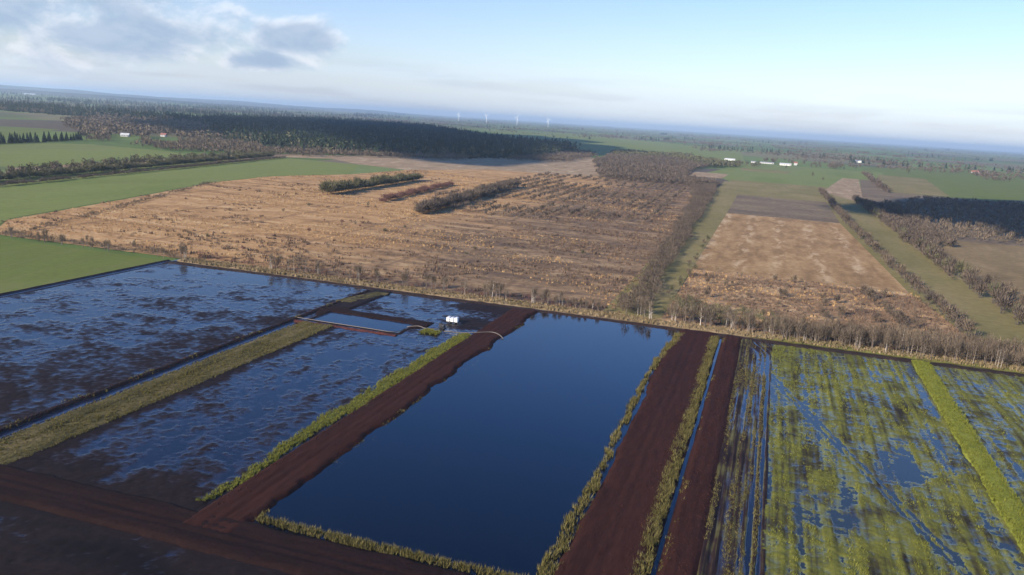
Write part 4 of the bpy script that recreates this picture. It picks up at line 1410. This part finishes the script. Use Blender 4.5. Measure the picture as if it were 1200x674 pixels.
def pipe(label, pts, rad, m=PIPE, name='pipe'):
    # smooth the run a little
    P = [Vector(q) for q in pts]
    run = []
    for i in range(len(P) - 1):
        a, c = P[max(i - 1, 0)], P[min(i + 2, len(P) - 1)]
        for k in range(5):
            t = k / 5
            q = 0.5 * (2 * P[i] + (P[i + 1] - a) * t + (2 * a - 5 * P[i] + 4 * P[i + 1] - c) * t * t + (3 * P[i] - a - 3 * P[i + 1] + c) * t ** 3)
            run.append(q)
    run.append(P[-1])
    tag(obj(name, quads_to_mesh(name, [tube(run, [rad] * len(run), 8)], True), m), label, 'pipe')


pipe('pale discharge pipe curving from the pump over the peat bank into the pond', [(-96.6, 241.6, .62), (-91, 242.5, .70), (-86, 244.2, 1.1), (-82, 246.6, 1.22), (-79, 245.5, 1.1), (-76.8, 243.6, .45)], .16)
pipe('short pale pipe from the basin corner towards the pump', [(-109.5, 241.0, .5), (-106, 242, 1.0), (-103, 241.5, .75), (-99.5, 243.6, .62)], .14)
pipe('straight pale pipe laid along the red peat bank below the basin', [(-145, 231.4, 1.0), (-136, 231.3, .95), (-128, 231.2, .95), (-119, 231.1, .95), (-110.5, 231.2, .9), (-108.4, 234.5, .8)], .12)

# ------------------------------------------------------------------ drifting clouds, out of the picture to the left, whose shadows lie on the forest
CLOUD = plain_mat('cloud', (.85, .85, .86), 1.0, 0, .02, 200)


def cloud(gx, gy, la, lb, ang, alt, seed):
    """a flat-bottomed cumulus that shades the ground round (gx, gy)"""
    n, k = 72, 22
    T, Q = np.meshgrid(np.linspace(0, 2 * math.pi, n, endpoint=False), np.linspace(0, math.pi, k))
    rad = 1 + .45 * fbm(np.cos(T) * 2.2 + 5, np.sin(T) * 2.2 + Q * .8, 1, 1, 4, seed)
    X, Y, Z = np.sin(Q) * np.cos(T) * rad * la, np.sin(Q) * np.sin(T) * rad * lb, np.cos(Q)
    Z = np.where(Z > 0, Z * 230 * rad, Z * 40)
    c, s_ = math.cos(ang), math.sin(ang)
    off = SUN_DIR * (alt / SUN_DIR.z)
    V = np.stack([(gx + off.x + X * c - Y * s_).ravel(), (gy + off.y + X * s_ + Y * c).ravel(), (alt + Z).ravel()], 1)
    i = np.arange(n * k).reshape(k, n)
    j = np.roll(i, -1, 1)
    F = np.stack([i[:-1].ravel(), i[1:].ravel(), j[1:].ravel(), j[:-1].ravel()], 1)
    tag(obj('cloud', mesh_np('cloud', V, F, True), CLOUD), kind='structure')


cloud(-1150, 2420, 1250, 560, R(115), 900, 3)
cloud(450, 1000, 330, 270, R(20), 900, 8)

# ------------------------------------------------------------------ haze
hv, hf = box(-46000, 46000, -46000, 46000, -2.5, 190)
hm = bpy.data.materials.new('haze')
hm.use_nodes = True
ht = hm.node_tree
ht.nodes.clear()
ho = ht.nodes.new('ShaderNodeOutputMaterial')
pv = ht.nodes.new('ShaderNodeVolumePrincipled')
pv.inputs['Color'].default_value = (.68, .87, 1.0, 1)
pv.inputs['Density'].default_value = 6.5e-5
pv.inputs['Anisotropy'].default_value = 0.2
ht.links.new(pv.outputs[0], ho.inputs['Volume'])
tag(obj('haze', quads_to_mesh('haze', [(hv, hf)]), hm), kind='stuff')
